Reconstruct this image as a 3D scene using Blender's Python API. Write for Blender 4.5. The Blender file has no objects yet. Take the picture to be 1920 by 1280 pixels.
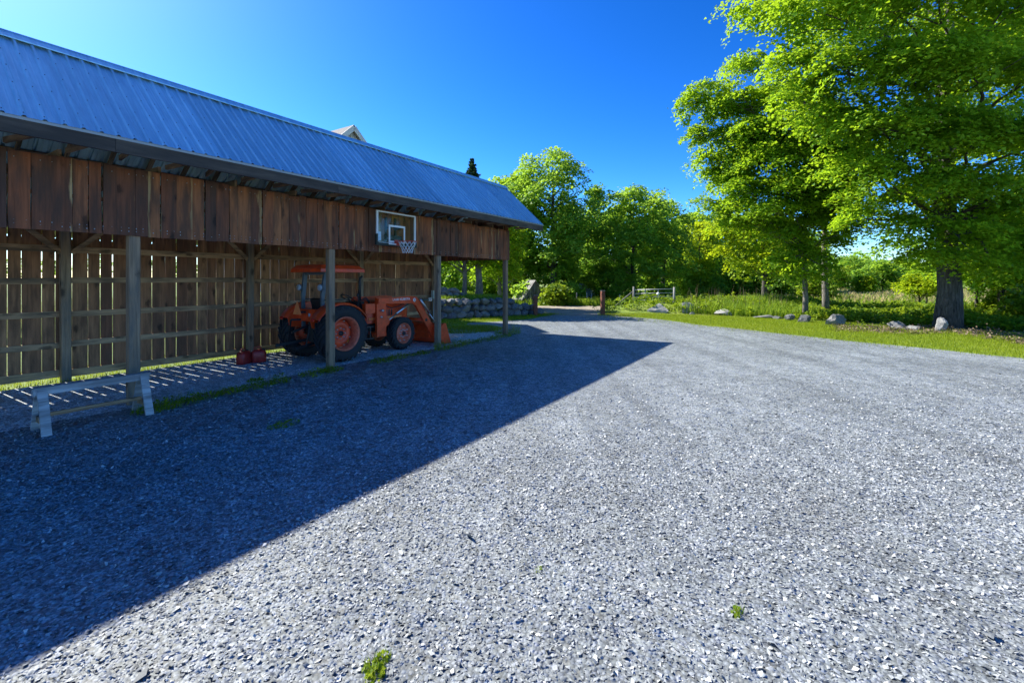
import bpy, bmesh, math, random
import numpy as np
from mathutils import Vector, Matrix

# ------------------------------------------------------------------ camera, world, sun, exposure
scene = bpy.context.scene
EYE = 2.03
FPX = 853.0                       # focal length in pixels of a 1920 wide frame (16 mm lens)
cam_d = bpy.data.cameras.new("camera")
cam = bpy.data.objects.new("camera", cam_d)
scene.collection.objects.link(cam)
cam.location = (0, 0, EYE)
cam.rotation_euler = (math.radians(90), 0, 0)
cam_d.sensor_width = 36.0
cam_d.lens = 36.0 * FPX / 1920.0
cam_d.shift_y = -(640 - 523) / 1920.0
cam_d.clip_start = 0.05
cam_d.clip_end = 3000
scene.camera = cam

SUN_EL = math.radians(41.9)
SUN_AZ = math.atan2(-0.843, 0.50)            # clockwise from +Y
world = bpy.data.worlds.new("World")
scene.world = world
world.use_nodes = True
wn = world.node_tree
wn.nodes.clear()
w_out = wn.nodes.new("ShaderNodeOutputWorld")
w_bg = wn.nodes.new("ShaderNodeBackground")
sky = wn.nodes.new("ShaderNodeTexSky")
sky.sky_type = 'NISHITA'
sky.sun_disc = False
sky.sun_elevation = SUN_EL
sky.sun_rotation = SUN_AZ % (2 * math.pi)
sky.altitude = 1500
sky.air_density = 1.0
sky.dust_density = 1.3
sky.ozone_density = 4.5
w_bg.inputs[1].default_value = 0.060
w_hs = wn.nodes.new("ShaderNodeHueSaturation")
w_hs.inputs["Saturation"].default_value = 1.30
w_hs.inputs["Hue"].default_value = 0.501
wn.links.new(sky.outputs[0], w_hs.inputs["Color"])
w_gm = wn.nodes.new("ShaderNodeGamma")
w_gm.inputs[1].default_value = 1.4
wn.links.new(w_hs.outputs[0], w_gm.inputs[0])
wn.links.new(w_gm.outputs[0], w_bg.inputs[0])
wn.links.new(w_bg.outputs[0], w_out.inputs[0])

sun_d = bpy.data.lights.new("sun", 'SUN')
sun_d.energy = 4.3
sun_d.angle = math.radians(0.5)
sun_d.color = (1.0, 0.955, 0.86)
sun = bpy.data.objects.new("sun", sun_d)
scene.collection.objects.link(sun)
to_sun = Vector((math.sin(SUN_AZ) * math.cos(SUN_EL), math.cos(SUN_AZ) * math.cos(SUN_EL), math.sin(SUN_EL)))
sun.rotation_euler = to_sun.to_track_quat('Z', 'Y').to_euler()
sun.location = to_sun * 60 + Vector((0, 0, 5))

scene.view_settings.view_transform = 'Standard'
scene.view_settings.look = 'None'
scene.view_settings.exposure = 1.36
scene.view_settings.gamma = 1.0
scene.view_settings.use_curve_mapping = False

# ------------------------------------------------------------------ helpers
COL = scene.collection
rng = np.random.default_rng(7)
random.seed(7)
TH = math.atan(0.638)             # the shed's long axis, degrees off the view axis
SA, CA = math.sin(TH), math.cos(TH)
YAW = math.pi / 2 - TH


def S(s, p, z=0.0):
    """Shed frame: s along the shed, p away from the yard, z up."""
    return Vector((s * SA - p * CA, s * CA + p * SA, z))


def G(px, py, z=0.0):
    """Ground point (height z) seen at a photograph pixel."""
    k = (EYE - z) / (py - 523.0)
    return Vector(((px - 960) * k, FPX * k, z))


def A(px, py, y):
    """Point at distance y seen at a photograph pixel."""
    return Vector(((px - 960) * y / FPX, y, EYE - (py - 523.0) * y / FPX))


def tag(o, label=None, cat=None, group=None, kind=None):
    if label: o["label"] = label
    if cat: o["category"] = cat
    if group: o["group"] = group
    if kind: o["kind"] = kind
    return o


def empty(name, loc=(0, 0, 0), rz=0.0, label=None, cat=None, group=None):
    o = bpy.data.objects.new(name, None)
    o.empty_display_size = 0.2
    COL.objects.link(o)
    o.location = loc
    o.rotation_euler = (0, 0, rz)
    return tag(o, label, cat, group)


def link(name, me, parent=None, loc=(0, 0, 0), rot=(0, 0, 0), scale=(1, 1, 1)):
    o = bpy.data.objects.new(name, me)
    COL.objects.link(o)
    if parent: o.parent = parent
    o.location = loc
    o.rotation_euler = rot
    o.scale = scale
    return o


class MB:
    def __init__(self):
        self.v, self.f, self.sm = [], [], []

    def add(self, vs, fs, smooth=False):
        b = len(self.v)
        self.v += [tuple(x) for x in vs]
        for f in fs:
            self.f.append(tuple(b + i for i in f))
            self.sm.append(smooth)
        return self

    def box(self, x0, x1, y0, y1, z0, z1):
        vs = [(x, y, z) for z in (z0, z1) for y in (y0, y1) for x in (x0, x1)]
        return self.add(vs, [(0, 2, 3, 1), (4, 5, 7, 6), (0, 1, 5, 4), (2, 6, 7, 3), (0, 4, 6, 2), (1, 3, 7, 5)])

    def bar(self, a, b, w, h, up=(0, 0, 1)):
        """Rectangular bar from a to b: w across, h along 'up'."""
        a, b = Vector(a), Vector(b)
        d = (b - a).normalized()
        u = Vector(up)
        side = d.cross(u)
        if side.length < 1e-5: side = d.cross(Vector((1, 0, 0)))
        side.normalize()
        u = side.cross(d).normalized()
        vs = []
        for c in (a, b):
            for sx, sy in ((-1, -1), (1, -1), (1, 1), (-1, 1)):
                vs.append(c + side * (sx * w / 2) + u * (sy * h / 2))
        return self.add(vs, [(0, 1, 2, 3), (7, 6, 5, 4), (0, 4, 5, 1), (1, 5, 6, 2), (2, 6, 7, 3), (3, 7, 4, 0)])

    def tube(self, pts, radii, n=8, cap=True):
        pts = [Vector(p) for p in pts]
        if not hasattr(radii, '__len__'): radii = [radii] * len(pts)
        vs, fs = [], []
        ref = None
        for i, p in enumerate(pts):
            d = (pts[min(i + 1, len(pts) - 1)] - pts[max(i - 1, 0)]).normalized()
            if ref is None:
                ref = Vector((0, 0, 1)) if abs(d.z) < 0.9 else Vector((1, 0, 0))
            e1 = (ref - d * ref.dot(d)).normalized()
            ref = e1
            e2 = d.cross(e1)
            for k in range(n):
                t = 2 * math.pi * k / n
                vs.append(p + (e1 * math.cos(t) + e2 * math.sin(t)) * radii[i])
        for i in range(len(pts) - 1):
            for k in range(n):
                a, b = i * n + k, i * n + (k + 1) % n
                fs.append((a, b, b + n, a + n))
        self.add(vs, fs, True)
        if cap:
            m = len(self.v) - len(vs)
            self.f.append(tuple(m + k for k in reversed(range(n)))); self.sm.append(False)
            self.f.append(tuple(m + (len(pts) - 1) * n + k for k in range(n))); self.sm.append(False)
        return self

    def lathe(self, prof, n=32, axis='y', c=(0, 0, 0), closed=False):
        """prof: list of (r, h); h runs along the axis."""
        vs, fs = [], []
        for r, h in prof:
            for k in range(n):
                t = 2 * math.pi * k / n
                a, b = r * math.cos(t), r * math.sin(t)
                q = (a, h, b) if axis == 'y' else ((a, b, h) if axis == 'z' else (h, a, b))
                vs.append((q[0] + c[0], q[1] + c[1], q[2] + c[2]))
        m = len(prof)
        for i in range(m if closed else m - 1):
            j = (i + 1) % m
            for k in range(n):
                k2 = (k + 1) % n
                fs.append((i * n + k, i * n + k2, j * n + k2, j * n + k))
        return self.add(vs, fs, True)

    def prism(self, poly, y0, y1, plane='xz'):
        n = len(poly)
        def q(a, b, h):
            return (a, h, b) if plane == 'xz' else ((a, b, h) if plane == 'xy' else (h, a, b))
        vs = [q(a, b, y0) for a, b in poly] + [q(a, b, y1) for a, b in poly]
        fs = [tuple(range(n)), tuple(reversed(range(n, 2 * n)))]
        for i in range(n):
            j = (i + 1) % n
            fs.append((i, i + n, j + n, j))
        return self.add(vs, fs)

    def mesh(self, name, mat, fix=True):
        me = bpy.data.meshes.new(name)
        me.from_pydata(self.v, [], self.f)
        me.polygons.foreach_set("use_smooth", self.sm)
        if mat: me.materials.append(mat)
        if fix:
            bm = bmesh.new(); bm.from_mesh(me)
            bmesh.ops.recalc_face_normals(bm, faces=bm.faces[:])
            bm.to_mesh(me); bm.free()
        me.update()
        return me

    def build(self, name, mat, parent=None, loc=(0, 0, 0), rot=(0, 0, 0)):
        return link(name, self.mesh(name, mat), parent, loc, rot)


def np_mesh(name, V, F, mat, smooth=False):
    V = np.ascontiguousarray(V, dtype=np.float32).reshape(-1, 3)
    F = np.ascontiguousarray(F, dtype=np.int32)
    k = F.shape[1]
    me = bpy.data.meshes.new(name)
    me.vertices.add(len(V)); me.vertices.foreach_set("co", V.ravel())
    me.loops.add(F.size); me.loops.foreach_set("vertex_index", F.ravel())
    me.polygons.add(len(F))
    me.polygons.foreach_set("loop_start", np.arange(0, F.size, k, dtype=np.int32))
    me.polygons.foreach_set("loop_total", np.full(len(F), k, dtype=np.int32))
    if smooth: me.polygons.foreach_set("use_smooth", np.ones(len(F), dtype=bool))
    if mat: me.materials.append(mat)
    me.update(calc_edges=True)
    return me


# ------------------------------------------------------------------ materials
def new_mat(name):
    m = bpy.data.materials.new(name)
    m.use_nodes = True
    nt = m.node_tree
    nt.nodes.clear()
    out = nt.nodes.new("ShaderNodeOutputMaterial")
    return m, nt, out


def N(nt, t, **kw):
    n = nt.nodes.new(t)
    for k, v in kw.items():
        if k.startswith("i_"):
            key = k[2:]
            key = int(key) if key.isdigit() else key
            n.inputs[key].default_value = v
        else:
            setattr(n, k, v)
    return n


def ramp(nt, stops, interp='LINEAR'):
    r = nt.nodes.new("ShaderNodeValToRGB")
    cr = r.color_ramp
    cr.interpolation = interp
    while len(cr.elements) > 1: cr.elements.remove(cr.elements[-1])
    cr.elements[0].position = stops[0][0]; cr.elements[0].color = (*stops[0][1], 1)
    for p, c in stops[1:]:
        e = cr.elements.new(p); e.color = (*c, 1)
    return r


def mixc(nt, a, b, f, mode='MIX'):
    m = nt.nodes.new("ShaderNodeMix")
    m.data_type = 'RGBA'; m.blend_type = mode
    L = nt.links
    for sock, v in ((m.inputs[0], f), (m.inputs[6], a), (m.inputs[7], b)):
        if hasattr(v, "is_output"): L.new(v, sock)
        elif isinstance(v, (int, float)): sock.default_value = v
        else: sock.default_value = (*v, 1)
    return m.outputs[2]


def math_n(nt, op, a, b=0.0):
    m = nt.nodes.new("ShaderNodeMath"); m.operation = op
    for s, v in ((m.inputs[0], a), (m.inputs[1], b)):
        if hasattr(v, "is_output"): nt.links.new(v, s)
        else: s.default_value = v
    return m.outputs[0]


def bsdf(nt, out, **kw):
    b = nt.nodes.new("ShaderNodeBsdfPrincipled")
    for k, v in kw.items():
        k = k.replace("_", " ")
        if hasattr(v, "is_output"): nt.links.new(v, b.inputs[k])
        elif isinstance(v, tuple): b.inputs[k].default_value = (*v, 1)
        else: b.inputs[k].default_value = v
    nt.links.new(b.outputs[0], out.inputs[0])
    return b


def bump(nt, h, strength=0.3, dist=0.01, normal=None):
    b = nt.nodes.new("ShaderNodeBump")
    b.inputs["Strength"].default_value = strength
    b.inputs["Distance"].default_value = dist
    nt.links.new(h, b.inputs["Height"])
    if normal is not None: nt.links.new(normal, b.inputs["Normal"])
    return b.outputs[0]


def simple(name, col, rough=0.6, metal=0.0, noise=0.12, scale=9.0, spec=0.5):
    m, nt, out = new_mat(name)
    tc = N(nt, "ShaderNodeTexCoord")
    nz = N(nt, "ShaderNodeTexNoise", i_Scale=scale, i_Detail=5.0, i_Roughness=0.65)
    nt.links.new(tc.outputs["Object"], nz.inputs["Vector"])
    r = ramp(nt, [(0.3, tuple(c * (1 - noise * 2) for c in col)), (0.7, tuple(min(1, c * (1 + noise)) for c in col))])
    nt.links.new(nz.outputs[0], r.inputs[0])
    rr = ramp(nt, [(0.3, (rough * 0.85,) * 3), (0.7, (min(1, rough * 1.15),) * 3)])
    nt.links.new(nz.outputs[0], rr.inputs[0])
    b = bsdf(nt, out, Base_Color=r.outputs[0], Roughness=rr.outputs[0], Metallic=metal)
    b.inputs["Specular IOR Level"].default_value = spec
    return m


def wood(name, stops, axis='z', scale=1.0, grain=0.5, knots=True, stain=None, sap=None, rough=0.75):
    """Sawn timber: per-piece tone, grain along one axis, knots, dark stains and pale sapwood edges."""
    m, nt, out = new_mat(name)
    L = nt.links
    tc = N(nt, "ShaderNodeTexCoord"); oi = N(nt, "ShaderNodeObjectInfo")
    off = N(nt, "ShaderNodeVectorMath", operation='SCALE'); off.inputs[0].default_value = (31.7, 17.3, 57.1)
    L.new(oi.outputs["Random"], off.inputs["Scale"])
    add = N(nt, "ShaderNodeVectorMath", operation='ADD')
    L.new(tc.outputs["Object"], add.inputs[0]); L.new(off.outputs[0], add.inputs[1])
    mp = N(nt, "ShaderNodeMapping")
    sc = {'x': (1.2, 26, 26), 'y': (26, 1.2, 26), 'z': (26, 26, 1.2)}[axis]
    mp.inputs["Scale"].default_value = tuple(c * scale for c in sc)
    L.new(add.outputs[0], mp.inputs[0])
    g = N(nt, "ShaderNodeTexNoise", i_Scale=1.0, i_Detail=6.0, i_Roughness=0.65, i_Distortion=0.6)
    L.new(mp.outputs[0], g.inputs["Vector"])
    tone = ramp(nt, stops)
    tv = N(nt, "ShaderNodeMath", operation='FRACT')
    t1 = math_n(nt, 'MULTIPLY', oi.outputs["Random"], 7.31)
    L.new(t1, tv.inputs[0])
    L.new(tv.outputs[0], tone.inputs[0])
    gr = ramp(nt, [(0.25, (1 - grain,) * 3), (0.5, (0.9,) * 3), (0.75, (1.25,) * 3)])
    L.new(g.outputs[0], gr.inputs[0])
    col = mixc(nt, tone.outputs[0], gr.outputs[0], 1.0, 'MULTIPLY')
    # broad weathering
    mp2 = N(nt, "ShaderNodeMapping")
    mp2.inputs["Scale"].default_value = {'x': (0.9, 5, 5), 'y': (5, 0.9, 5), 'z': (5, 5, 0.9)}[axis]
    L.new(add.outputs[0], mp2.inputs[0])
    w = N(nt, "ShaderNodeTexNoise", i_Scale=1.3, i_Detail=4.0, i_Roughness=0.6)
    L.new(mp2.outputs[0], w.inputs["Vector"])
    if stain:
        sr = ramp(nt, [(0.42, (0, 0, 0)), (0.62, (1, 1, 1))])
        L.new(w.outputs[0], sr.inputs[0])
        col = mixc(nt, col, stain, math_n(nt, 'MULTIPLY', sr.outputs[0], 0.75))
    if knots:
        mp3 = N(nt, "ShaderNodeMapping")
        mp3.inputs["Scale"].default_value = {'x': (3.4, 7, 7), 'y': (7, 3.4, 7), 'z': (7, 7, 3.4)}[axis]
        L.new(add.outputs[0], mp3.inputs[0])
        wob = N(nt, "ShaderNodeTexNoise", i_Scale=2.2, i_Detail=5.0, i_Roughness=0.7)
        L.new(mp3.outputs[0], wob.inputs["Vector"])
        wv = mixc(nt, mp3.outputs[0], wob.outputs["Color"], 0.45)
        vo = N(nt, "ShaderNodeTexVoronoi", i_Scale=1.0)
        L.new(wv, vo.inputs["Vector"])
        kr = ramp(nt, [(0.09, (1, 1, 1)), (0.15, (0.75,) * 3), (0.19, (0.3,) * 3), (0.27, (0, 0, 0))])
        L.new(vo.outputs["Distance"], kr.inputs[0])
        col = mixc(nt, col, (0.018, 0.012, 0.009), math_n(nt, 'MULTIPLY', kr.outputs[0], 0.7))
    if sap:
        # pale waney strip along one edge of some boards (uses the board's width coordinate stored in UV)
        uv = N(nt, "ShaderNodeSeparateXYZ"); L.new(tc.outputs["UV"], uv.inputs[0])
        nz = N(nt, "ShaderNodeTexNoise", i_Scale=2.2, i_Detail=5.0)
        L.new(mp2.outputs[0], nz.inputs["Vector"])
        e = math_n(nt, 'ADD', uv.outputs[0], math_n(nt, 'MULTIPLY', nz.outputs[0], 1.3))
        thr = N(nt, "ShaderNodeMath", operation='FRACT'); L.new(math_n(nt, 'MULTIPLY', oi.outputs["Random"], 13.7), thr.inputs[0])
        lim = math_n(nt, 'ADD', math_n(nt, 'MULTIPLY', thr.outputs[0], 0.7), 1.38)
        mk_ = N(nt, "ShaderNodeClamp"); L.new(math_n(nt, 'MULTIPLY', math_n(nt, 'SUBTRACT', e, lim), 7.0), mk_.inputs[0])
        msk = math_n(nt, 'MULTIPLY', mk_.outputs[0], math_n(nt, 'ADD', math_n(nt, 'MULTIPLY', g.outputs[0], 0.9), 0.2))
        col = mixc(nt, col, mixc(nt, sap, gr.outputs[0], 1.0, 'MULTIPLY'), msk)
    nrm = bump(nt, g.outputs[0], 0.45, 0.004)
    b = bsdf(nt, out, Base_Color=col, Roughness=rough, Normal=nrm)
    b.inputs["Specular IOR Level"].default_value = 0.25
    return m


def leaf_mat(name, dark, mid, bright, trans, tmix=0.35):
    m, nt, out = new_mat(name)
    L = nt.links
    geo = N(nt, "ShaderNodeNewGeometry")
    nz = N(nt, "ShaderNodeTexNoise", i_Scale=0.55, i_Detail=2.0)
    L.new(geo.outputs["Position"], nz.inputs["Vector"])
    f = math_n(nt, 'ADD', math_n(nt, 'MULTIPLY', geo.outputs["Random Per Island"], 0.6), math_n(nt, 'MULTIPLY', nz.outputs[0], 0.45))
    r = ramp(nt, [(0.12, dark), (0.5, mid), (0.95, bright)])
    L.new(f, r.inputs[0])
    b = N(nt, "ShaderNodeBsdfPrincipled", i_Roughness=0.5)
    b.inputs["Specular IOR Level"].default_value = 0.12
    L.new(r.outputs[0], b.inputs["Base Color"])
    t = N(nt, "ShaderNodeBsdfTranslucent")
    tcol = mixc(nt, r.outputs[0], trans, 0.7)
    L.new(tcol, t.inputs[0])
    mx = N(nt, "ShaderNodeMixShader", i_0=tmix)
    L.new(b.outputs[0], mx.inputs[1]); L.new(t.outputs[0], mx.inputs[2])
    L.new(mx.outputs[0], out.inputs[0])
    return m


def bark_mat(name, a, b_, scale=1.0):
    m, nt, out = new_mat(name)
    L = nt.links
    tc = N(nt, "ShaderNodeTexCoord")
    mp = N(nt, "ShaderNodeMapping"); mp.inputs["Scale"].default_value = (9 * scale, 9 * scale, 1.4 * scale)
    L.new(tc.outputs["Object"], mp.inputs[0])
    nz = N(nt, "ShaderNodeTexNoise", i_Scale=1.6, i_Detail=7.0, i_Roughness=0.7, i_Distortion=0.8)
    L.new(mp.outputs[0], nz.inputs["Vector"])
    r = ramp(nt, [(0.32, tuple(c * 0.25 for c in a)), (0.5, a), (0.72, b_)])
    L.new(nz.outputs[0], r.inputs[0])
    bsdf(nt, out, Base_Color=r.outputs[0], Roughness=0.9, Normal=bump(nt, nz.outputs[0], 0.9, 0.06))
    return m


def stone_mat(name, stops, scale=5.0):
    m, nt, out = new_mat(name)
    L = nt.links
    tc = N(nt, "ShaderNodeTexCoord"); oi = N(nt, "ShaderNodeObjectInfo")
    off = N(nt, "ShaderNodeVectorMath", operation='SCALE'); off.inputs[0].default_value = (11.7, 27.3, 7.1)
    L.new(oi.outputs["Random"], off.inputs["Scale"])
    add = N(nt, "ShaderNodeVectorMath", operation='ADD')
    L.new(tc.outputs["Object"], add.inputs[0]); L.new(off.outputs[0], add.inputs[1])
    nz = N(nt, "ShaderNodeTexNoise", i_Scale=scale, i_Detail=9.0, i_Roughness=0.72)
    L.new(add.outputs[0], nz.inputs["Vector"])
    tone = ramp(nt, stops); L.new(oi.outputs["Random"], tone.inputs[0])
    gr = ramp(nt, [(0.3, (0.45,) * 3), (0.5, (0.95,) * 3), (0.7, (1.45,) * 3)])
    L.new(nz.outputs[0], gr.inputs[0])
    col = mixc(nt, tone.outputs[0], gr.outputs[0], 1.0, 'MULTIPLY')
    li = N(nt, "ShaderNodeTexNoise", i_Scale=scale * 0.7, i_Detail=4.0)
    L.new(add.outputs[0], li.inputs["Vector"])
    lr = ramp(nt, [(0.56, (0, 0, 0)), (0.66, (1, 1, 1))]); L.new(li.outputs[0], lr.inputs[0])
    col = mixc(nt, col, (0.34, 0.35, 0.32), math_n(nt, 'MULTIPLY', lr.outputs[0], 0.45))
    bsdf(nt, out, Base_Color=col, Roughness=0.88, Normal=bump(nt, nz.outputs[0], 0.7, 0.05))
    return m


def gravel_mat(name, tint=1.0, cell=42.0, tilt=0.8):
    """Crushed slate: every Voronoi cell is a chip with its own tone and its own facet direction."""
    m, nt, out = new_mat(name)
    L = nt.links
    geo = N(nt, "ShaderNodeNewGeometry")
    pos = geo.outputs["Position"]
    wob = N(nt, "ShaderNodeTexNoise", i_Scale=cell * 1.2, i_Detail=2.0)
    L.new(pos, wob.inputs["Vector"])
    ws = N(nt, "ShaderNodeVectorMath", operation='SCALE'); ws.inputs["Scale"].default_value = 0.55 / cell
    L.new(wob.outputs["Color"], ws.inputs[0])
    pv = N(nt, "ShaderNodeVectorMath", operation='ADD')
    L.new(pos, pv.inputs[0]); L.new(ws.outputs[0], pv.inputs[1])
    v1 = N(nt, "ShaderNodeTexVoronoi", i_Scale=cell); L.new(pv.outputs[0], v1.inputs["Vector"])
    v2 = N(nt, "ShaderNodeTexVoronoi", i_Scale=cell * 0.36); L.new(pv.outputs[0], v2.inputs["Vector"])
    v3 = N(nt, "ShaderNodeTexVoronoi", i_Scale=cell * 0.14); L.new(pv.outputs[0], v3.inputs["Vector"])
    s1 = N(nt, "ShaderNodeSeparateColor"); L.new(v1.outputs["Color"], s1.inputs[0])
    s2 = N(nt, "ShaderNodeSeparateColor"); L.new(v2.outputs["Color"], s2.inputs[0])
    s3 = N(nt, "ShaderNodeSeparateColor"); L.new(v3.outputs["Color"], s3.inputs[0])
    f = math_n(nt, 'ADD', math_n(nt, 'MULTIPLY', s1.outputs[0], 0.55), math_n(nt, 'MULTIPLY', s2.outputs[0], 0.30))
    f = math_n(nt, 'ADD', f, math_n(nt, 'MULTIPLY', s3.outputs[1], 0.15))
    t = tint
    r = ramp(nt, [(0.08, (0.067 * t, 0.077 * t, 0.081 * t)), (0.4, (0.20 * t, 0.225 * t, 0.234 * t)),
                  (0.66, (0.355 * t, 0.388 * t, 0.398 * t)), (0.9, (0.60 * t, 0.622 * t, 0.622 * t))])
    L.new(f, r.inputs[0])
    # broad damp and dusty patches, tyre tracks
    big = N(nt, "ShaderNodeTexNoise", i_Scale=0.45, i_Detail=5.0, i_Roughness=0.6); L.new(pos, big.inputs["Vector"])
    br = ramp(nt, [(0.3, (0.8,) * 3), (0.7, (1.15,) * 3)]); L.new(big.outputs[0], br.inputs[0])
    col = mixc(nt, r.outputs[0], br.outputs[0], 1.0, 'MULTIPLY')
    tm = N(nt, "ShaderNodeMapping"); tm.inputs["Rotation"].default_value = (0, 0, 0.30); tm.inputs["Scale"].default_value = (1.5, 0.07, 1); L.new(pos, tm.inputs[0])
    tk = N(nt, "ShaderNodeTexNoise", i_Scale=1.0, i_Detail=3.0); L.new(tm.outputs[0], tk.inputs["Vector"])
    tr_ = ramp(nt, [(0.36, (0.82,) * 3), (0.5, (1.0,) * 3), (0.66, (1.08,) * 3)]); L.new(tk.outputs[0], tr_.inputs[0])
    col = mixc(nt, col, tr_.outputs[0], 1.0, 'MULTIPLY')
    # dark joint between chips
    jr = ramp(nt, [(0.35, (1, 1, 1)), (0.75, (0.3,) * 3)]); L.new(v1.outputs["Distance"], jr.inputs[0])
    col = mixc(nt, col, jr.outputs[0], 0.75, 'MULTIPLY')
    nv = N(nt, "ShaderNodeVectorMath", operation='SUBTRACT'); L.new(v1.outputs["Color"], nv.inputs[0]); nv.inputs[1].default_value = (0.5, 0.5, 0.5)
    nv2 = N(nt, "ShaderNodeVectorMath", operation='SUBTRACT'); L.new(v2.outputs["Color"], nv2.inputs[0]); nv2.inputs[1].default_value = (0.5, 0.5, 0.5)
    a1 = N(nt, "ShaderNodeVectorMath", operation='SCALE'); a1.inputs["Scale"].default_value = tilt; L.new(nv.outputs[0], a1.inputs[0])
    a2 = N(nt, "ShaderNodeVectorMath", operation='SCALE'); a2.inputs["Scale"].default_value = tilt * 0.6; L.new(nv2.outputs[0], a2.inputs[0])
    s = N(nt, "ShaderNodeVectorMath", operation='ADD'); L.new(a1.outputs[0], s.inputs[0]); L.new(a2.outputs[0], s.inputs[1])
    s_ = N(nt, "ShaderNodeVectorMath", operation='ADD'); L.new(s.outputs[0], s_.inputs[0]); L.new(geo.outputs["Normal"], s_.inputs[1])
    nn = N(nt, "ShaderNodeVectorMath", operation='NORMALIZE'); L.new(s_.outputs[0], nn.inputs[0])
    inv = math_n(nt, 'SUBTRACT', 1.0, v1.outputs["Distance"])
    nrm = bump(nt, inv, 0.5, 0.012, nn.outputs[0])
    bsdf(nt, out, Base_Color=col, Roughness=0.62, Normal=nrm)
    return m


def chips_mat(name):
    m, nt, out = new_mat(name)
    L = nt.links
    geo = N(nt, "ShaderNodeNewGeometry")
    r = ramp(nt, [(0.0, (0.10, 0.11, 0.115)), (0.35, (0.205, 0.225, 0.232)), (0.7, (0.32, 0.345, 0.352)), (0.93, (0.44, 0.465, 0.47)), (1.0, (0.64, 0.64, 0.61))])
    L.new(geo.outputs["Random Per Island"], r.inputs[0])
    nz = N(nt, "ShaderNodeTexNoise", i_Scale=160.0, i_Detail=3.0); L.new(geo.outputs["Position"], nz.inputs["Vector"])
    g = ramp(nt, [(0.3, (0.75,) * 3), (0.7, (1.2,) * 3)]); L.new(nz.outputs[0], g.inputs[0])
    col = mixc(nt, r.outputs[0], g.outputs[0], 1.0, 'MULTIPLY')
    big = N(nt, "ShaderNodeTexNoise", i_Scale=0.9, i_Detail=5.0, i_Roughness=0.6); L.new(geo.outputs["Position"], big.inputs["Vector"])
    bg = ramp(nt, [(0.3, (0.78, 0.76, 0.73)), (0.5, (1.0,) * 3), (0.7, (1.1,) * 3)]); L.new(big.outputs[0], bg.inputs[0])
    col = mixc(nt, col, bg.outputs[0], 1.0, 'MULTIPLY')
    bsdf(nt, out, Base_Color=col, Roughness=0.75)
    return m


def ground_mat():
    m, nt, out = new_mat("grass_ground")
    L = nt.links
    geo = N(nt, "ShaderNodeNewGeometry")
    a = N(nt, "ShaderNodeTexNoise", i_Scale=0.12, i_Detail=6.0, i_Roughness=0.65); L.new(geo.outputs["Position"], a.inputs["Vector"])
    b = N(nt, "ShaderNodeTexNoise", i_Scale=9.0, i_Detail=6.0, i_Roughness=0.7); L.new(geo.outputs["Position"], b.inputs["Vector"])
    r = ramp(nt, [(0.3, (0.08, 0.14, 0.010)), (0.5, (0.15, 0.22, 0.016)), (0.62, (0.23, 0.27, 0.035)), (0.72, (0.29, 0.25, 0.09))])
    L.new(a.outputs[0], r.inputs[0])
    g = ramp(nt, [(0.3, (0.5,) * 3), (0.7, (1.4,) * 3)]); L.new(b.outputs[0], g.inputs[0])
    col = mixc(nt, r.outputs[0], g.outputs[0], 1.0, 'MULTIPLY')
    bsdf(nt, out, Base_Color=col, Roughness=0.9, Normal=bump(nt, b.outputs[0], 0.8, 0.06))
    return m


def dirt_mat():
    m, nt, out = new_mat("packed_dirt")
    L = nt.links
    geo = N(nt, "ShaderNodeNewGeometry")
    a = N(nt, "ShaderNodeTexNoise", i_Scale=1.1, i_Detail=8.0, i_Roughness=0.7); L.new(geo.outputs["Position"], a.inputs["Vector"])
    r = ramp(nt, [(0.3, (0.14, 0.115, 0.085)), (0.5, (0.27, 0.225, 0.17)), (0.7, (0.36, 0.31, 0.25))])
    L.new(a.outputs[0], r.inputs[0])
    bsdf(nt, out, Base_Color=r.outputs[0], Roughness=0.92, Normal=bump(nt, a.outputs[0], 0.6, 0.05))
    return m


def roof_mat():
    m, nt, out = new_mat("galvanised_roof")
    L = nt.links
    tc = N(nt, "ShaderNodeTexCoord"); oi = N(nt, "ShaderNodeObjectInfo")
    mp = N(nt, "ShaderNodeMapping"); mp.inputs["Scale"].default_value = (9, 0.8, 0.8); L.new(tc.outputs["Object"], mp.inputs[0])
    nz = N(nt, "ShaderNodeTexNoise", i_Scale=1.5, i_Detail=7.0, i_Roughness=0.7); L.new(mp.outputs[0], nz.inputs["Vector"])
    r = ramp(nt, [(0.3, (0.46, 0.60, 0.61)), (0.55, (0.62, 0.80, 0.81)), (0.75, (0.75, 0.92, 0.92))]); L.new(nz.outputs[0], r.inputs[0])
    pr = ramp(nt, [(0.0, (0.86,) * 3), (1.0, (1.1,) * 3)]); L.new(oi.outputs["Random"], pr.inputs[0])
    col = mixc(nt, r.outputs[0], pr.outputs[0], 1.0, 'MULTIPLY')
    rr = ramp(nt, [(0.3, (0.36,) * 3), (0.7, (0.52,) * 3)]); L.new(nz.outputs[0], rr.inputs[0])
    bsdf(nt, out, Base_Color=col, Metallic=0.85, Roughness=rr.outputs[0])
    return m


def glass_mat():
    m, nt, out = new_mat("clear_board_glass")
    t = N(nt, "ShaderNodeBsdfTransparent"); t.inputs[0].default_value = (0.93, 0.98, 0.94, 1)
    g = N(nt, "ShaderNodeBsdfGlossy", i_Roughness=0.03)
    lw_ = N(nt, "ShaderNodeLayerWeight", i_Blend=0.5)
    fr = math_n(nt, 'ADD', math_n(nt, 'MULTIPLY', math_n(nt, 'POWER', lw_.outputs["Facing"], 4.0), 0.35), 0.03)
    mx = N(nt, "ShaderNodeMixShader")
    nt.links.new(fr, mx.inputs[0]); nt.links.new(t.outputs[0], mx.inputs[1]); nt.links.new(g.outputs[0], mx.inputs[2])
    nt.links.new(mx.outputs[0], out.inputs[0])
    return m


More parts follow.
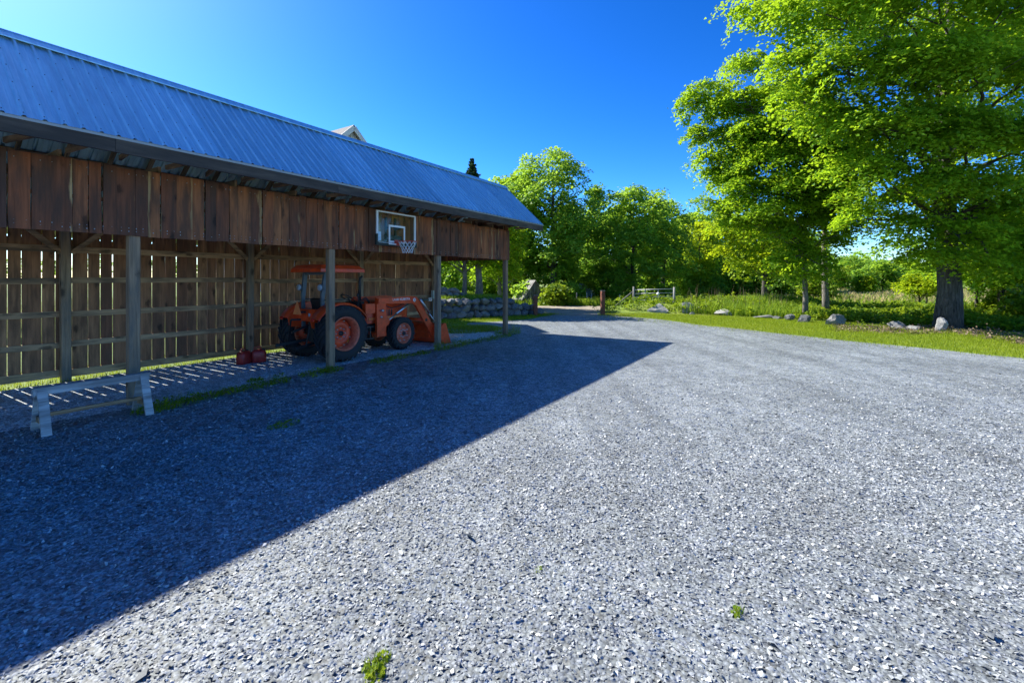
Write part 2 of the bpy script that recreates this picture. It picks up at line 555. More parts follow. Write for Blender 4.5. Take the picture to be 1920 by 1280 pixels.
M = {}
M['front_board'] = wood("front_board_wood", [(0.0, (0.13, 0.06, 0.04)), (0.25, (0.24, 0.085, 0.042)), (0.6, (0.33, 0.105, 0.045)), (1.0, (0.40, 0.15, 0.06))],
                        'z', stain=(0.075, 0.045, 0.032), sap=(0.56, 0.37, 0.17))
M['back_board'] = wood("back_board_wood", [(0.0, (0.25, 0.105, 0.055)), (0.5, (0.40, 0.18, 0.085)), (1.0, (0.52, 0.26, 0.12))],
                       'z', stain=(0.14, 0.07, 0.04))
M['post'] = wood("post_wood", [(0.0, (0.33, 0.215, 0.13)), (1.0, (0.45, 0.31, 0.19))], 'z', stain=(0.15, 0.13, 0.105), grain=0.6)
M['beam_x'] = wood("girt_wood", [(0.0, (0.46, 0.27, 0.14)), (1.0, (0.62, 0.39, 0.21))], 'x', stain=(0.08, 0.06, 0.045))
M['beam_y'] = wood("rafter_wood", [(0.0, (0.32, 0.20, 0.11)), (1.0, (0.46, 0.30, 0.17))], 'y', stain=(0.06, 0.045, 0.035))
M['fascia'] = wood("fascia_wood", [(0.0, (0.085, 0.068, 0.056)), (1.0, (0.15, 0.125, 0.10))], 'x', knots=False, stain=(0.04, 0.035, 0.032))
M['roof'] = roof_mat()
M['paintwood'] = wood("white_weathered_paint", [(0.0, (0.46, 0.46, 0.45)), (1.0, (0.60, 0.60, 0.58))], 'x', knots=False, stain=(0.17, 0.16, 0.155), grain=0.7)
M['gravel'] = gravel_mat("crushed_slate")
M['floor_gravel'] = gravel_mat("fine_shed_gravel", 2.3, 60.0)
M['chips'] = chips_mat("slate_chips")
M['ground'] = ground_mat()
M['dirt'] = dirt_mat()
M['orange'] = simple("orange_paint", (0.80, 0.072, 0.014), 0.38, noise=0.14, scale=6)
M['orange2'] = simple("sunbleached_orange", (0.80, 0.10, 0.035), 0.5, noise=0.16, scale=8)
M['rim'] = simple("faded_rim_paint", (0.70, 0.16, 0.085), 0.5, noise=0.2, scale=14)
M['rubber'] = simple("tyre_rubber", (0.022, 0.022, 0.024), 0.75, noise=0.2, scale=20)
M['black'] = simple("black_metal", (0.02, 0.02, 0.022), 0.5, noise=0.15)
M['iron'] = simple("dark_iron", (0.06, 0.058, 0.055), 0.55, 0.4, noise=0.25)
M['steel'] = simple("bright_steel", (0.55, 0.55, 0.56), 0.32, 0.9, noise=0.1)
M['greymetal'] = simple("grey_painted_metal", (0.10, 0.125, 0.14), 0.5, noise=0.1)
M['lens'] = simple("lamp_lens", (0.40, 0.45, 0.50), 0.2, noise=0.08)
M['amber'] = simple("fluorescent_orange", (0.95, 0.26, 0.08), 0.45, noise=0.05)
M['redlens'] = simple("red_reflector", (0.6, 0.03, 0.02), 0.25, noise=0.05)
M['white'] = simple("white_print", (0.78, 0.78, 0.76), 0.5, noise=0.04)
M['redplastic'] = simple("red_plastic", (0.34, 0.022, 0.018), 0.45, noise=0.18)
M['glass'] = glass_mat()
M['pad'] = simple("black_pad", (0.018, 0.028, 0.022), 0.6, noise=0.1)
M['bluefoil'] = simple("pale_blue_badge", (0.45, 0.62, 0.72), 0.4, noise=0.12, scale=25)
M['cord'] = simple("white_net_cord", (0.74, 0.74, 0.74), 0.8, noise=0.06)
M['rimred'] = simple("red_hoop_paint", (0.58, 0.05, 0.035), 0.4, noise=0.1)
M['stone'] = stone_mat("field_stone", [(0.0, (0.10, 0.105, 0.11)), (0.5, (0.17, 0.17, 0.168)), (1.0, (0.24, 0.23, 0.21))])
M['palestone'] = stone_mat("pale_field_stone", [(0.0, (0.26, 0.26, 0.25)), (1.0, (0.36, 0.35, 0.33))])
M['bark'] = bark_mat("maple_bark", (0.075, 0.066, 0.056), (0.17, 0.155, 0.135))
M['bark2'] = bark_mat("grey_bark", (0.17, 0.15, 0.125), (0.36, 0.33, 0.29), 1.4)
M['rust'] = simple("rusty_post", (0.20, 0.065, 0.035), 0.85, noise=0.3, scale=12)
M['galv'] = simple("galvanised_tube", (0.36, 0.37, 0.37), 0.55, 0.5, noise=0.08)
M['oldwood'] = wood("silvered_planks", [(0.0, (0.16, 0.15, 0.14)), (1.0, (0.36, 0.345, 0.32))], 'z', stain=(0.09, 0.085, 0.08))
M['clapboard'] = simple("grey_clapboard", (0.42, 0.44, 0.45), 0.7, noise=0.06)
M['trim'] = simple("cream_trim", (0.50, 0.50, 0.47), 0.6, noise=0.05)
M['shingle'] = simple("pale_roof_shingle", (0.16, 0.145, 0.135), 0.9, noise=0.2, scale=18)
M['window'] = simple("dark_window_glass", (0.03, 0.035, 0.045), 0.1, noise=0.05)
M['maple'] = leaf_mat("maple_leaf", (0.045, 0.115, 0.011), (0.135, 0.27, 0.016), (0.26, 0.40, 0.022), (0.55, 0.78, 0.025), 0.5)
M['yellowleaf'] = leaf_mat("yellow_green_leaf", (0.08, 0.15, 0.008), (0.20, 0.31, 0.012), (0.33, 0.42, 0.018), (0.70, 0.82, 0.02), 0.5)
M['woodleaf'] = leaf_mat("woodland_leaf", (0.05, 0.12, 0.016), (0.135, 0.27, 0.030), (0.23, 0.37, 0.044), (0.54, 0.78, 0.06), 0.5)
M['needle'] = leaf_mat("spruce_needle", (0.02, 0.05, 0.026), (0.045, 0.09, 0.045), (0.075, 0.125, 0.055), (0.08, 0.16, 0.05), 0.2)
M['fern'] = leaf_mat("fern_leaf", (0.06, 0.12, 0.008), (0.13, 0.22, 0.012), (0.22, 0.30, 0.02), (0.44, 0.56, 0.03), 0.42)
M['turf'] = leaf_mat("turf_blade", (0.10, 0.16, 0.008), (0.20, 0.28, 0.012), (0.30, 0.35, 0.03), (0.42, 0.50, 0.03), 0.35)
M['tallgrass'] = leaf_mat("tall_grass_blade", (0.075, 0.15, 0.010), (0.15, 0.26, 0.018), (0.27, 0.37, 0.05), (0.42, 0.55, 0.04), 0.42)
M['drygrass'] = leaf_mat("dry_meadow_blade", (0.22, 0.19, 0.08), (0.36, 0.30, 0.13), (0.48, 0.40, 0.20), (0.5, 0.42, 0.2), 0.3)
M['litter'] = leaf_mat("dry_leaf_litter", (0.10, 0.07, 0.045), (0.19, 0.14, 0.09), (0.29, 0.23, 0.16), (0.25, 0.2, 0.1), 0.1)


# ------------------------------------------------------------------ terrain
def sstep(a, b, x):
    t = np.clip((x - a) / (b - a), 0, 1)
    return t * t * (3 - 2 * t)


WA = np.array((-3.45, 23.0)); WB = np.array((1.3, 25.8))
WD = (WB - WA) / np.linalg.norm(WB - WA); WN = np.array((-WD[1], WD[0]))


def terrain(x, y):
    x = np.asarray(x, float); y = np.asarray(y, float)
    s = x * SA + y * CA; p = -x * CA + y * SA
    z = -0.15 * sstep(12.35, 12.65, p) * (1 - sstep(14.6, 16.0, s))
    t = (x - WA[0]) * WD[0] + (y - WA[1]) * WD[1]
    d = (x - WA[0]) * WN[0] + (y - WA[1]) * WN[1]
    fade = 1 - sstep(3.6, 6.4, t)
    z = z + (1.02 * sstep(0.15, 0.55, d) + 0.42 * sstep(2.1, 2.5, d) * (1 - sstep(1.2, 2.4, t)) + 0.03 * np.clip(d - 2.5, 0, 40)) * fade * (1 - sstep(14, 20, -t) * 0.6)
    # bank of rough grass behind the boulders
    bank = sstep(25.6, 29.0, y - 0.0 * x) * sstep(5.5, 9.0, x - 0.2 * (y - 30)) * (1 - sstep(17, 24, x)) * (1 - sstep(31, 36, y))
    z = z + 0.45 * bank * (1 - sstep(26.5, 25.5, y))
    z = z + 0.028 * np.clip(y - 60, 0, 400) * sstep(0, 40, x)
    z = z + 0.05 * np.sin(x * 0.31 + 1.3) * np.sin(y * 0.27) * sstep(30, 45, y)
    return z


def tz(x, y): return float(terrain(x, y))


def axis(segs):
    out = []
    for a, b, st in segs: out += list(np.arange(a, b, st))
    return np.array(out + [segs[-1][1]])


xs = axis([(-500, -60, 22), (-60, -24, 3), (-24, 34, 0.55), (34, 90, 3), (90, 600, 22)])
ys = axis([(-60, -6, 6), (-6, 42, 0.55), (42, 120, 3), (120, 700, 25)])
XX, YY = np.meshgrid(xs, ys)
ZZ = terrain(XX, YY) - 0.012
nx, ny = len(xs), len(ys)
idx = np.arange(nx * ny).reshape(ny, nx)
F = np.stack([idx[:-1, :-1], idx[:-1, 1:], idx[1:, 1:], idx[1:, :-1]], -1).reshape(-1, 4)
ground = link("ground", np_mesh("ground", np.stack([XX, YY, ZZ], -1), F, M['ground'], True))
tag(ground, kind="structure")


def wavy(poly, step=0.7, amp=0.12, r=random.Random(3)):
    out = []
    n = len(poly)
    for i in range(n):
        a, b = Vector(poly[i][:2]), Vector(poly[(i + 1) % n][:2])
        k = max(1, int((b - a).length / step))
        if (b - a).length > 60: k = 1
        for j in range(k):
            q = a.lerp(b, j / k)
            if j: q += Vector((r.uniform(-amp, amp), r.uniform(-amp, amp)))
            out.append((q.x, q.y))
    return out


def sheet(name, poly, z, mat):
    bm = bmesh.new()
    vs = [bm.verts.new((x, y, z)) for x, y in poly]
    f = bm.faces.new(vs)
    bm.normal_update()
    if f.normal.z < 0: f.normal_flip()
    bmesh.ops.triangulate(bm, faces=[f])
    me = bpy.data.meshes.new(name); bm.to_mesh(me); bm.free()
    me.materials.append(mat)
    return tag(link(name, me), kind="structure")


edge = [S(16.6, 13.0), G(930, 603), G(1000, 597.5), G(1040, 589.5), G(1132, 591.5), G(1180, 594), G(1240, 599), G(1300, 607.5), G(1450, 624), G(1600, 640), G(1760, 655), G(1920, 671.5), (17.5, 7.5), (20.5, 2), (24, -8), (24, -40), (-30, -40)]
back = [S(-16, 12.3), S(15.2, 12.3)]
drive_poly = wavy([tuple(q[:2]) for q in edge] + [tuple(q[:2]) for q in back])
sheet("driveway", drive_poly, 0.0, M['gravel'])
sheet("shed_pad", wavy([tuple(S(s, p)[:2]) for s, p in ((-7, 9.0), (2.5, 8.9), (6.6, 9.15), (10.3, 9.0), (14.1, 9.2), (14.3, 12.29), (-7, 12.29))], 0.5, 0.1), 0.004, M['floor_gravel'])
road = [G(1000, 583.5), G(1036, 592), G(1136, 592), G(1250, 589.5), (12.5, 27.5), (17, 30), (24, 40), (27, 40), (19, 33.5), (12, 33.6), (4, 34.5), (-4, 33.2), (-12, 34), (-12, 31.3), (-4, 31), (0.4, 29.5)]
sheet("dirt_road", wavy([tuple(q[:2]) for q in road], 0.8, 0.15), 0.004, M['dirt'])


# ------------------------------------------------------------------ open shed
shed = empty("open_shed", S(2.92, 9.15), YAW, "long open-fronted plank shed with a blue-grey metal roof sheltering the tractor", "shed")
S0, P0 = 2.92, 9.15          # the shed's own origin: foot of a front post
BAYS = [S0 + 3.66 * k for k in (-2, -1, 0, 1, 2, 3)]
X0, X1 = BAYS[0] - 0.1 - S0, BAYS[-1] + 0.1 - S0


def L_(s, p, z): return (s - S0, p - P0, z)


def board_mesh(w, z0, z1, th, mat, r, wane=0.012, cut=0.0):
    """Vertical board, width along x about its centre, five rows with a slightly waney edge."""
    rows = 5
    lz = [z0 + (z1 - z0) * i / (rows - 1) for i in range(rows)]
    le = [-w / 2 + r.uniform(0, wane) for _ in range(rows)]
    re = [w / 2 - r.uniform(0, wane) for _ in range(rows)]
    bow = r.uniform(-0.006, 0.006)
    vs, fs, uvs = [], [], []
    for i in range(rows):
        b = bow * math.sin(math.pi * i / (rows - 1))
        for x, y in ((le[i], b), (re[i], b), (re[i], b + th), (le[i], b + th)):
            vs.append((x, y, lz[i]))
    for i in range(rows - 1):
        for k in range(4):
            a, b2 = i * 4 + k, i * 4 + (k + 1) % 4
            fs.append((a, b2, b2 + 4, a + 4))
    fs += [(3, 2, 1, 0), ((rows - 1) * 4, (rows - 1) * 4 + 1, (rows - 1) * 4 + 2, (rows - 1) * 4 + 3)]
    me = bpy.data.meshes.new("board")
    me.from_pydata(vs, [], fs)
    uv = me.uv_layers.new(name="UVMap")
    flip = r.random() < 0.5
    for lp in me.loops:
        v = vs[lp.vertex_index]
        u = (v[0] + w / 2) / w
        uv.data[lp.index].uv = (1 - u if flip else u, (v[2] - z0) / (z1 - z0))
    me.materials.append(mat)
    return me


rb = random.Random(21)
# posts
def post(s, p, top):
    h = 0.076
    mb = MB()
    jx, jy = rb.uniform(-0.012, 0.012), rb.uniform(0.0, 0.014)
    c = 0.012
    ring = [(-h + c, -h), (h - c, -h), (h, -h + c), (h, h - c), (h - c, h), (-h + c, h), (-h, h - c), (-h, -h + c)]
    vs = [(x, y, -0.12) for x, y in ring] + [(x + jx, y + jy, top) for x, y in ring]
    fs = [tuple(reversed(range(8))), tuple(range(8, 16))] + [(i, (i + 1) % 8, (i + 1) % 8 + 8, i + 8) for i in range(8)]
    mb.add(vs, fs)
    return mb.build("post", M['post'], shed, L_(s, p, 0))


for s in BAYS:
    post(s, P0 + 0.008, 3.74)
    post(s, 12.63, 3.12)
# back wall girts and top plates (bay by bay)
for z, h in ((0.10, 0.15), (0.69, 0.12), (1.32, 0.12), (1.99, 0.12), (2.64, 0.13), (3.17, 0.14)):
    for i in range(len(BAYS) - 1):
        a, b = BAYS[i], BAYS[i + 1]
        mb = MB()
        l = (b - a) / 2 - 0.003
        y0, y1 = (12.708, 12.748) if z < 3 else (12.56, 12.70)
        dz = rb.uniform(-0.015, 0.015)
        mb.box(-l, l, y0 - 12.7, y1 - 12.7, -h / 2 + dz, h / 2 + dz)
        mb.build("girt", M['beam_x'], shed, L_((a + b) / 2, 12.7, z), (0, rb.uniform(-0.004, 0.004), 0))
# back wall boards with daylight gaps
s = BAYS[0] - 0.08
while s < BAYS[-1] + 0.02:
    w = rb.choice([0.19, 0.22, 0.24, 0.26, 0.28]) * rb.uniform(0.92, 1.05)
    gap = rb.choice([0.005, 0.006, 0.007, 0.008, 0.010])
    link("wall_board", board_mesh(w, -rb.uniform(-0.05, -0.03), 3.27, 0.024, M['back_board'], rb, 0.006), shed, L_(s + w / 2, 12.752, 0), (0, rb.uniform(-0.003, 0.003), 0))
    s += w + gap
# front apron boards above the openings
s = BAYS[0] - 0.1
while s < BAYS[-1] + 0.05:
    w = rb.choice([0.16, 0.18, 0.2, 0.22, 0.25]) * rb.uniform(0.92, 1.06)
    if s + w > BAYS[-1] + 0.13: w = BAYS[-1] + 0.13 - s
    link("apron_board", board_mesh(w, 2.72 + rb.uniform(-0.008, 0.008), 3.79 + rb.uniform(-0.02, 0.02), 0.026, M['front_board'], rb, rb.choice([0.002, 0.003, 0.004, 0.012])), shed,
         L_(s + w / 2, 9.044 - rb.uniform(0, 0.006), 0), (0, rb.uniform(-0.003, 0.003), 0))
    s += w + rb.uniform(0.001, 0.004)
# nail heads along the bottom and top of the apron, one strip to each bay
for i in range(len(BAYS) - 1):
    nb = MB()
    x = BAYS[i]
    while x < BAYS[i + 1] - 0.04:
        for z in (2.79, 2.84, 3.70):
            if rb.random() < 0.8: nb.box(x - 0.005, x + 0.005, -0.0105, 0.0, z - 0.005 + rb.uniform(-0.01, 0.01), z + 0.005)
        x += rb.uniform(0.07, 0.14)
    no = nb.build("nail_strip", M['galv'], shed, (-S0, 9.038 - P0 + 0.002, 0)); no["kind"] = "stuff"
# headers and plates behind the apron
for z, h in ((2.84, 0.18), (3.55, 0.14)):
    for i in range(len(BAYS) - 1):
        a, b = BAYS[i], BAYS[i + 1]
        MB().box(-(b - a) / 2 + 0.003, (b - a) / 2 - 0.003, 0.08, 0.12, -h / 2, h / 2).build("header", M['beam_x'], shed, L_((a + b) / 2, P0, z))
# knee braces at the back posts
for s in BAYS:
    for sg in (-1, 1):
        mb = MB()
        mb.bar((0, 0, 0), (sg * 0.62, 0, 0.6), 0.04, 0.09, (0, 0, 1))
        mb.build("knee_brace", M['beam_x'], shed, L_(s + sg * 0.08, 12.60, 2.56))
# roof geometry
PE, HE = 8.06, 4.02          # eave
PR, HR = 9.72, 5.57          # ridge
PB, HB = 13.25, 2.90         # back eave
RS0, RS1 = BAYS[0] - 1.0, 14.80
SLF = math.atan2(HR - HE, PR - PE); SLB = math.atan2(HR - HB, PB - PR)
LF = math.hypot(HR - HE, PR - PE); LB = math.hypot(HR - HB, PB - PR)


def panel_mesh(width, length, ribs):
    """Ribbed sheet: x along the eave, y up the slope, z off the sheet."""
    prof = [(0.0, 0.0)]
    pitch = width / ribs
    for i in range(ribs):
        c = pitch * (i + 0.5)
        prof += [(c - 0.028, 0.0), (c - 0.012, 0.024), (c + 0.012, 0.024), (c + 0.028, 0.0)]
        if i < ribs - 1:
            prof += [(c + pitch * 0.5 - 0.012, 0.0), (c + pitch * 0.5, 0.004), (c + pitch * 0.5 + 0.012, 0.0)]
    prof += [(width + 0.016, -0.001)]
    n = len(prof)
    vs = [(x, 0, z) for x, z in prof] + [(x, length, z) for x, z in prof]
    fs = [(i, i + 1, i + 1 + n, i + n) for i in range(n - 1)]
    mb = MB().add(vs, fs)
    return mb.mesh("roof_panel", M['roof'], False)


npan = 22
pw = (RS1 - RS0) / npan
pf = panel_mesh(pw, LF, 5)
pb = panel_mesh(pw, LB, 5)
for i in range(npan):
    o = link("roof_panel", pf, shed, L_(RS0 + i * pw, PE, HE + (0.0 if i % 2 else 0.0015)), (SLF, 0, 0))
    o = link("roof_panel", pb, shed, L_(RS0 + (i + 1) * pw, PB, HB + (0.0 if i % 2 else 0.0015)), (SLB, 0, math.pi))
    # screw heads along the ribs of the front slope
    sc = MB()
    for j in range(5):
        for q in (0.06, 0.35, 0.8, 1.25, 1.7, LF - 0.1):
            sc.box(pw / 5 * (j + 0.5) - 0.005, pw / 5 * (j + 0.5) + 0.005, q - 0.005, q + 0.005, 0.0235, 0.029)
    so = sc.build("screw_heads", M['iron'], shed, L_(RS0 + i * pw, PE, HE), (SLF, 0, 0))
    so["kind"] = "stuff"; so.name = "screw_row"
# ridge cap
cap = MB()
n1 = Vector((0, -math.sin(SLF), math.cos(SLF))); d1 = Vector((0, math.cos(SLF), math.sin(SLF)))
d2 = Vector((0, math.cos(SLB), -math.sin(SLB))); n2 = Vector((0, math.sin(SLB), math.cos(SLB)))
top = Vector((0, PR - P0, HR + 0.045))
pts = [top - d1 * 0.17 - n1 * 0.004, top - d1 * 0.16 + n1 * 0.006, top - d1 * 0.03 + n1 * 0.004, top + Vector((0, 0, 0.022)), top + d2 * 0.03, top + d2 * 0.17]
vs = [(x, q.y, q.z) for x in (RS0 - S0 - 0.02, RS1 - S0 + 0.02) for q in pts]
cap.add(vs, [(i, i + 1, i + 7, i + 6) for i in range(5)])
cap.build("ridge_cap", M['roof'], shed)
# fascia boards butted end to end, drip edge
fs_ = [RS0, -1.2, 2.38, 6.0, 9.7, 13.0, RS1]
for a, b in zip(fs_[:-1], fs_[1:]):
    MB().box(-(b - a) / 2 + 0.002, (b - a) / 2 - 0.002, -0.02, 0.02, -0.215, -0.02).build("fascia", M['fascia'], shed, L_((a + b) / 2, PE + 0.045, HE - rb.uniform(0, 0.006)))
MB().box(RS0 - S0, RS1 - S0, PE + 0.012 - P0, PE + 0.024 - P0, HE - 0.035, HE + 0.004).build("drip_edge", M['galv'], shed)
MB().box(RS0 - S0, RS1 - S0, PB - 0.06 - P0, PB - 0.02 - P0, HB - 0.2, HB - 0.02).build("fascia", M['fascia'], shed)
# rafters, both slopes, and lookouts
k = 0
s = RS0 + 0.05
while s <= RS1 + 0.001:
    for (a, b) in (((PE + 0.07, HE - 0.085), (PR, HR - 0.135)), ((PB - 0.07, HB - 0.10), (PR + 0.001, HR - 0.135))):
        mid = ((a[0] + b[0]) / 2, (a[1] + b[1]) / 2)
        sl = math.atan2(b[1] - a[1], b[0] - a[0])
        ln = math.hypot(b[0] - a[0], b[1] - a[1])
        if b[0] < a[0]: sl = math.atan2(b[1] - a[1], b[0] - a[0])
        MB().box(-0.02, 0.02, -ln / 2, ln / 2, -0.06, 0.06).build("rafter", M['beam_y'], shed, L_(s, mid[0], mid[1]), (sl, 0, 0))
    if k % 2 == 0 and s < BAYS[-1] + 0.2:
        MB().box(-0.02, 0.02, -1.75, 1.75, -0.06, 0.06).build("tie_beam", M['beam_y'], shed, L_(s + 0.045, 10.88, 3.86))
    # short lookout from the wall to the fascia
    MB().bar((0, 0, 0), (rb.uniform(-0.25, 0.25), -0.86, rb.uniform(-0.02, 0.05)), 0.035, 0.075).build("lookout", M['beam_y'], shed, L_(s + 0.09, 9.0, 3.90 + rb.uniform(-0.02, 0.02)))
    s += 0.6125; k += 1
# purlins under the sheets
for q in (0.35, 0.95, 1.55, 2.1):
    y, z = PE + q * math.cos(SLF), HE + q * math.sin(SLF)
    MB().box(RS0 - S0, RS1 - S0, -0.045, 0.045, -0.020, -0.002).build("purlin", M['beam_x'], shed, (0, y - P0, z), (SLF, 0, 0))
for q in (0.35, 1.3, 2.25, 3.2, 4.1):
    y, z = PB - q * math.cos(SLB), HB + q * math.sin(SLB)
    MB().box(RS0 - S0, RS1 - S0, -0.045, 0.045, -0.020, -0.002).build("purlin", M['beam_x'], shed, (0, y - P0, z), (-SLB, 0, 0))
# gable boards at the far end, above the opening
y = P0 - 0.06
while y < 12.74:
    w = rb.uniform(0.2, 0.27)
    c = y + w / 2
    ztop = (HE + (c - PE) * math.tan(SLF) if c < PR else HR - (c - PR) * math.tan(SLB)) - 0.30
    o = link("gable_board", board_mesh(w, 2.74, ztop, 0.024, M['front_board'], rb), shed, L_(BAYS[-1] + 0.105, c, 0), (0, 0, math.pi / 2))
    y += w + 0.004
# barge boards on the far rake
for a, b in (((PE + 0.07, HE - 0.10), (PR, HR - 0.10)), ((PB - 0.07, HB - 0.10), (PR, HR - 0.10))):
    MB().bar((0, a[0] - P0, a[1]), (0, b[0] - P0, b[1]), 0.03, 0.15).build("barge_board", M['fascia'], shed, (RS1 - S0 - 0.03, 0, 0))

# ------------------------------------------------------------------ tractor
TS, TP = 7.19, 10.3
tr = empty("farm_tractor", S(TS, TP, 0), YAW, "orange tractor with front loader and canopy parked in the shed", "tractor")


def wheel(x, y, R, w, rim, lugs, outer, steer=0.0, big=True):
    """Wheel about y; 'outer' is -1 for the yard side, +1 for the wall side."""
    hub = MB()
    o = outer
    if big:
        q = -0.085
        prof = [(0.0, o * (q + 0.05)), (0.075, o * (q + 0.05)), (0.08, o * (q + 0.01)), (0.17, o * q), (0.19, o * (q + 0.05)), (rim * 0.66, o * (q + 0.06)), (rim * 0.74, o * (q - 0.01)), (rim * 0.87, o * (q - 0.02))]
    else:
        prof = [(0.0, o * 0.10), (0.06, o * 0.10), (0.066, o * 0.06), (rim * 0.45, o * 0.05), (rim * 0.62, o * 0.03), (rim * 0.9, o * 0.01)]
    hub.lathe(prof, 32)
    wh = hub.build("wheel", M['orange2'] if big else M['rim'], tr, (x, y, R), (0, 0, steer))
    # rim
    r = MB()
    hw = w * 0.40
    r.lathe([(rim * 1.02, -hw), (rim * 1.05, -hw - 0.012), (rim * 0.99, -hw - 0.016), (rim * 0.94, -hw + 0.01), (rim * 0.90, -hw + 0.05), (rim * 0.86, -0.03),
             (rim * 0.86, 0.03), (rim * 0.90, hw - 0.05), (rim * 0.94, hw - 0.01), (rim * 0.99, hw + 0.016), (rim * 1.05, hw + 0.012), (rim * 1.02, hw)], 40)
    r.build("rim", M['rim'], wh)
    # bolts
    bt = MB()
    n = 8
    rr = 0.13 if big else rim * 0.36
    for k in range(n):
        t = 2 * math.pi * k / n
        bt.lathe([(0.0, o * (-0.02 if big else 0.075)), (0.016, o * (-0.02 if big else 0.075)), (0.016, o * (-0.10 if big else -0.03))], 6, c=(rr * math.cos(t), 0 if big else o * 0.03, rr * math.sin(t)))
    for k in range(8):
        t = 2 * math.pi * (k + 0.5) / 8
        bt.lathe([(0.0, o * (-0.05 if big else 0.07)), (0.018, o * (-0.05 if big else 0.07)), (0.018, o * (-0.12 if big else -0.02))], 6, c=(rim * 0.78 * math.cos(t), 0, rim * 0.78 * math.sin(t)))
    bo = bt.build("wheel_bolts", M['steel'], wh); bo.name = "bolt_ring"
    if not big:
        MB().lathe([(0.0, o * 0.145), (0.05, o * 0.14), (0.06, o * 0.10)], 16).build("hub_cap", M['black'], wh)
    else:
        MB().lathe([(0.0, o * 0.01), (0.06, o * 0.005), (0.07, o * -0.08)], 16).build("hub_cap", M['black'], wh)
    # tyre carcass and chevron lugs
    ty = MB()
    Rb = R - 0.045
    W = w / 2
    ty.lathe([(rim * 1.0, -W * 0.72), (rim * 1.08, -W * 0.86), ((rim + Rb) / 2, -W * 1.0), (Rb * 0.93, -W * 0.97), (Rb * 0.985, -W * 0.84), (Rb, -W * 0.4), (Rb * 1.003, 0),
              (Rb, W * 0.4), (Rb * 0.985, W * 0.84), (Rb * 0.93, W * 0.97), ((rim + Rb) / 2, W * 1.0), (rim * 1.08, W * 0.86), (rim * 1.0, W * 0.72)], 48)
    for k in range(lugs):
        for sd in (-1, 1):
            t0 = 2 * math.pi * (k + (0.5 if sd > 0 else 0)) / lugs
            sweep = 0.30 * 0.69 / R
            lt = 0.050 * 0.69 / R
            ring = []
            for (yy, rr_in, rr_out, dt) in ((sd * 0.02, Rb - 0.02, R, 0.0), (sd * W * 0.55, Rb - 0.02, R, sweep * 0.55), (sd * W * 0.93, Rb * 0.95, R * 0.975, sweep), (sd * W * 1.02, Rb * 0.88, Rb * 0.93, sweep * 1.08)):
                for (rad, dd) in ((rr_in, -lt), (rr_out, -lt * 0.7), (rr_out, lt * 0.7), (rr_in, lt)):
                    a = t0 - dt + dd
                    ring.append((rad * math.cos(a), yy, rad * math.sin(a)))
            fs = []
            for i in range(3):
                for q in range(4):
                    a, b = i * 4 + q, i * 4 + (q + 1) % 4
                    fs.append((a, b, b + 4, a + 4))
            fs += [(0, 1, 2, 3), (15, 14, 13, 12)]
            ty.add(ring, fs)
    ty.build("tyre", M['rubber'], wh)
    return wh


wheel(0, -0.73, 0.69, 0.37, 0.405, 22, -1)
wheel(0, 0.73, 0.69, 0.37, 0.405, 22, 1)
wheel(2.17, -0.52, 0.47, 0.27, 0.285, 20, -1, 0.06, False)
wheel(2.17, 0.52, 0.47, 0.27, 0.285, 20, 1, 0.06, False)

# chassis: rear axle, gearbox, engine, front axle
MB().lathe([(0.0, -0.62), (0.12, -0.62), (0.13, -0.3), (0.2, -0.22), (0.2, 0.22), (0.13, 0.3), (0.12, 0.62), (0.0, 0.62)], 16, c=(0, 0, 0.69)).build("rear_axle", M['iron'], tr)
MB().box(-0.28, 1.15, -0.2, 0.2, 0.45, 0.95).build("gearbox", M['iron'], tr)
MB().box(1.15, 2.35, -0.18, 0.18, 0.5, 1.0).build("engine", M['black'], tr)
fa = MB(); fa.box(2.10, 2.24, -0.46, 0.46, 0.40, 0.54); fa.box(2.0, 2.6, -0.14, 0.14, 0.5, 0.72)
fa.build("front_axle", M['iron'], tr)
# hood
hd = MB()
sec = [(-0.27, 0.80), (-0.29, 1.15), (-0.25, 1.33), (-0.12, 1.40), (0.12, 1.40), (0.25, 1.33), (0.29, 1.15), (0.27, 0.80)]
st = [(1.08, 1.0, 0.03), (1.6, 1.0, 0.01), (2.3, 0.96, -0.03), (2.62, 0.92, -0.08), (2.7, 0.82, -0.16)]
vs = []
for x, kx, dz in st:
    for yy, zz in sec: vs.append((x, yy * kx, 0.80 + (zz - 0.80) * (1 + dz)))
n = len(sec); fs = []
for i in range(len(st) - 1):
    for q in range(n - 1):
        fs.append((i * n + q, i * n + q + 1, (i + 1) * n + q + 1, (i + 1) * n + q))
fs += [tuple(range(n)), tuple((len(st) - 1) * n + q for q in reversed(range(n)))]
hd.add(vs, fs, True)
hood = hd.build("hood", M['orange'], tr)
gv = MB()
for i in range(6): gv.box(1.55 + i * 0.09, 1.60 + i * 0.09, -0.292, -0.284, 0.98, 1.16)
for i in range(6): gv.box(1.55 + i * 0.09, 1.60 + i * 0.09, 0.284, 0.292, 0.98, 1.16)
gv.build("hood_louvre", M['black'], hood)
MB().box(2.70, 2.72, -0.2, 0.2, 0.84, 1.2).build("grille", M['black'], hood)
for sg in (-1, 1): MB().box(2.69, 2.725, sg * 0.15 - 0.06, sg * 0.15 + 0.06, 1.1, 1.2).build("headlight", M['lens'], hood)
sd_ = MB().box(1.2, 2.4, -0.305, -0.293, 0.90, 0.965).build("side_stripe", M['amber'], hood)
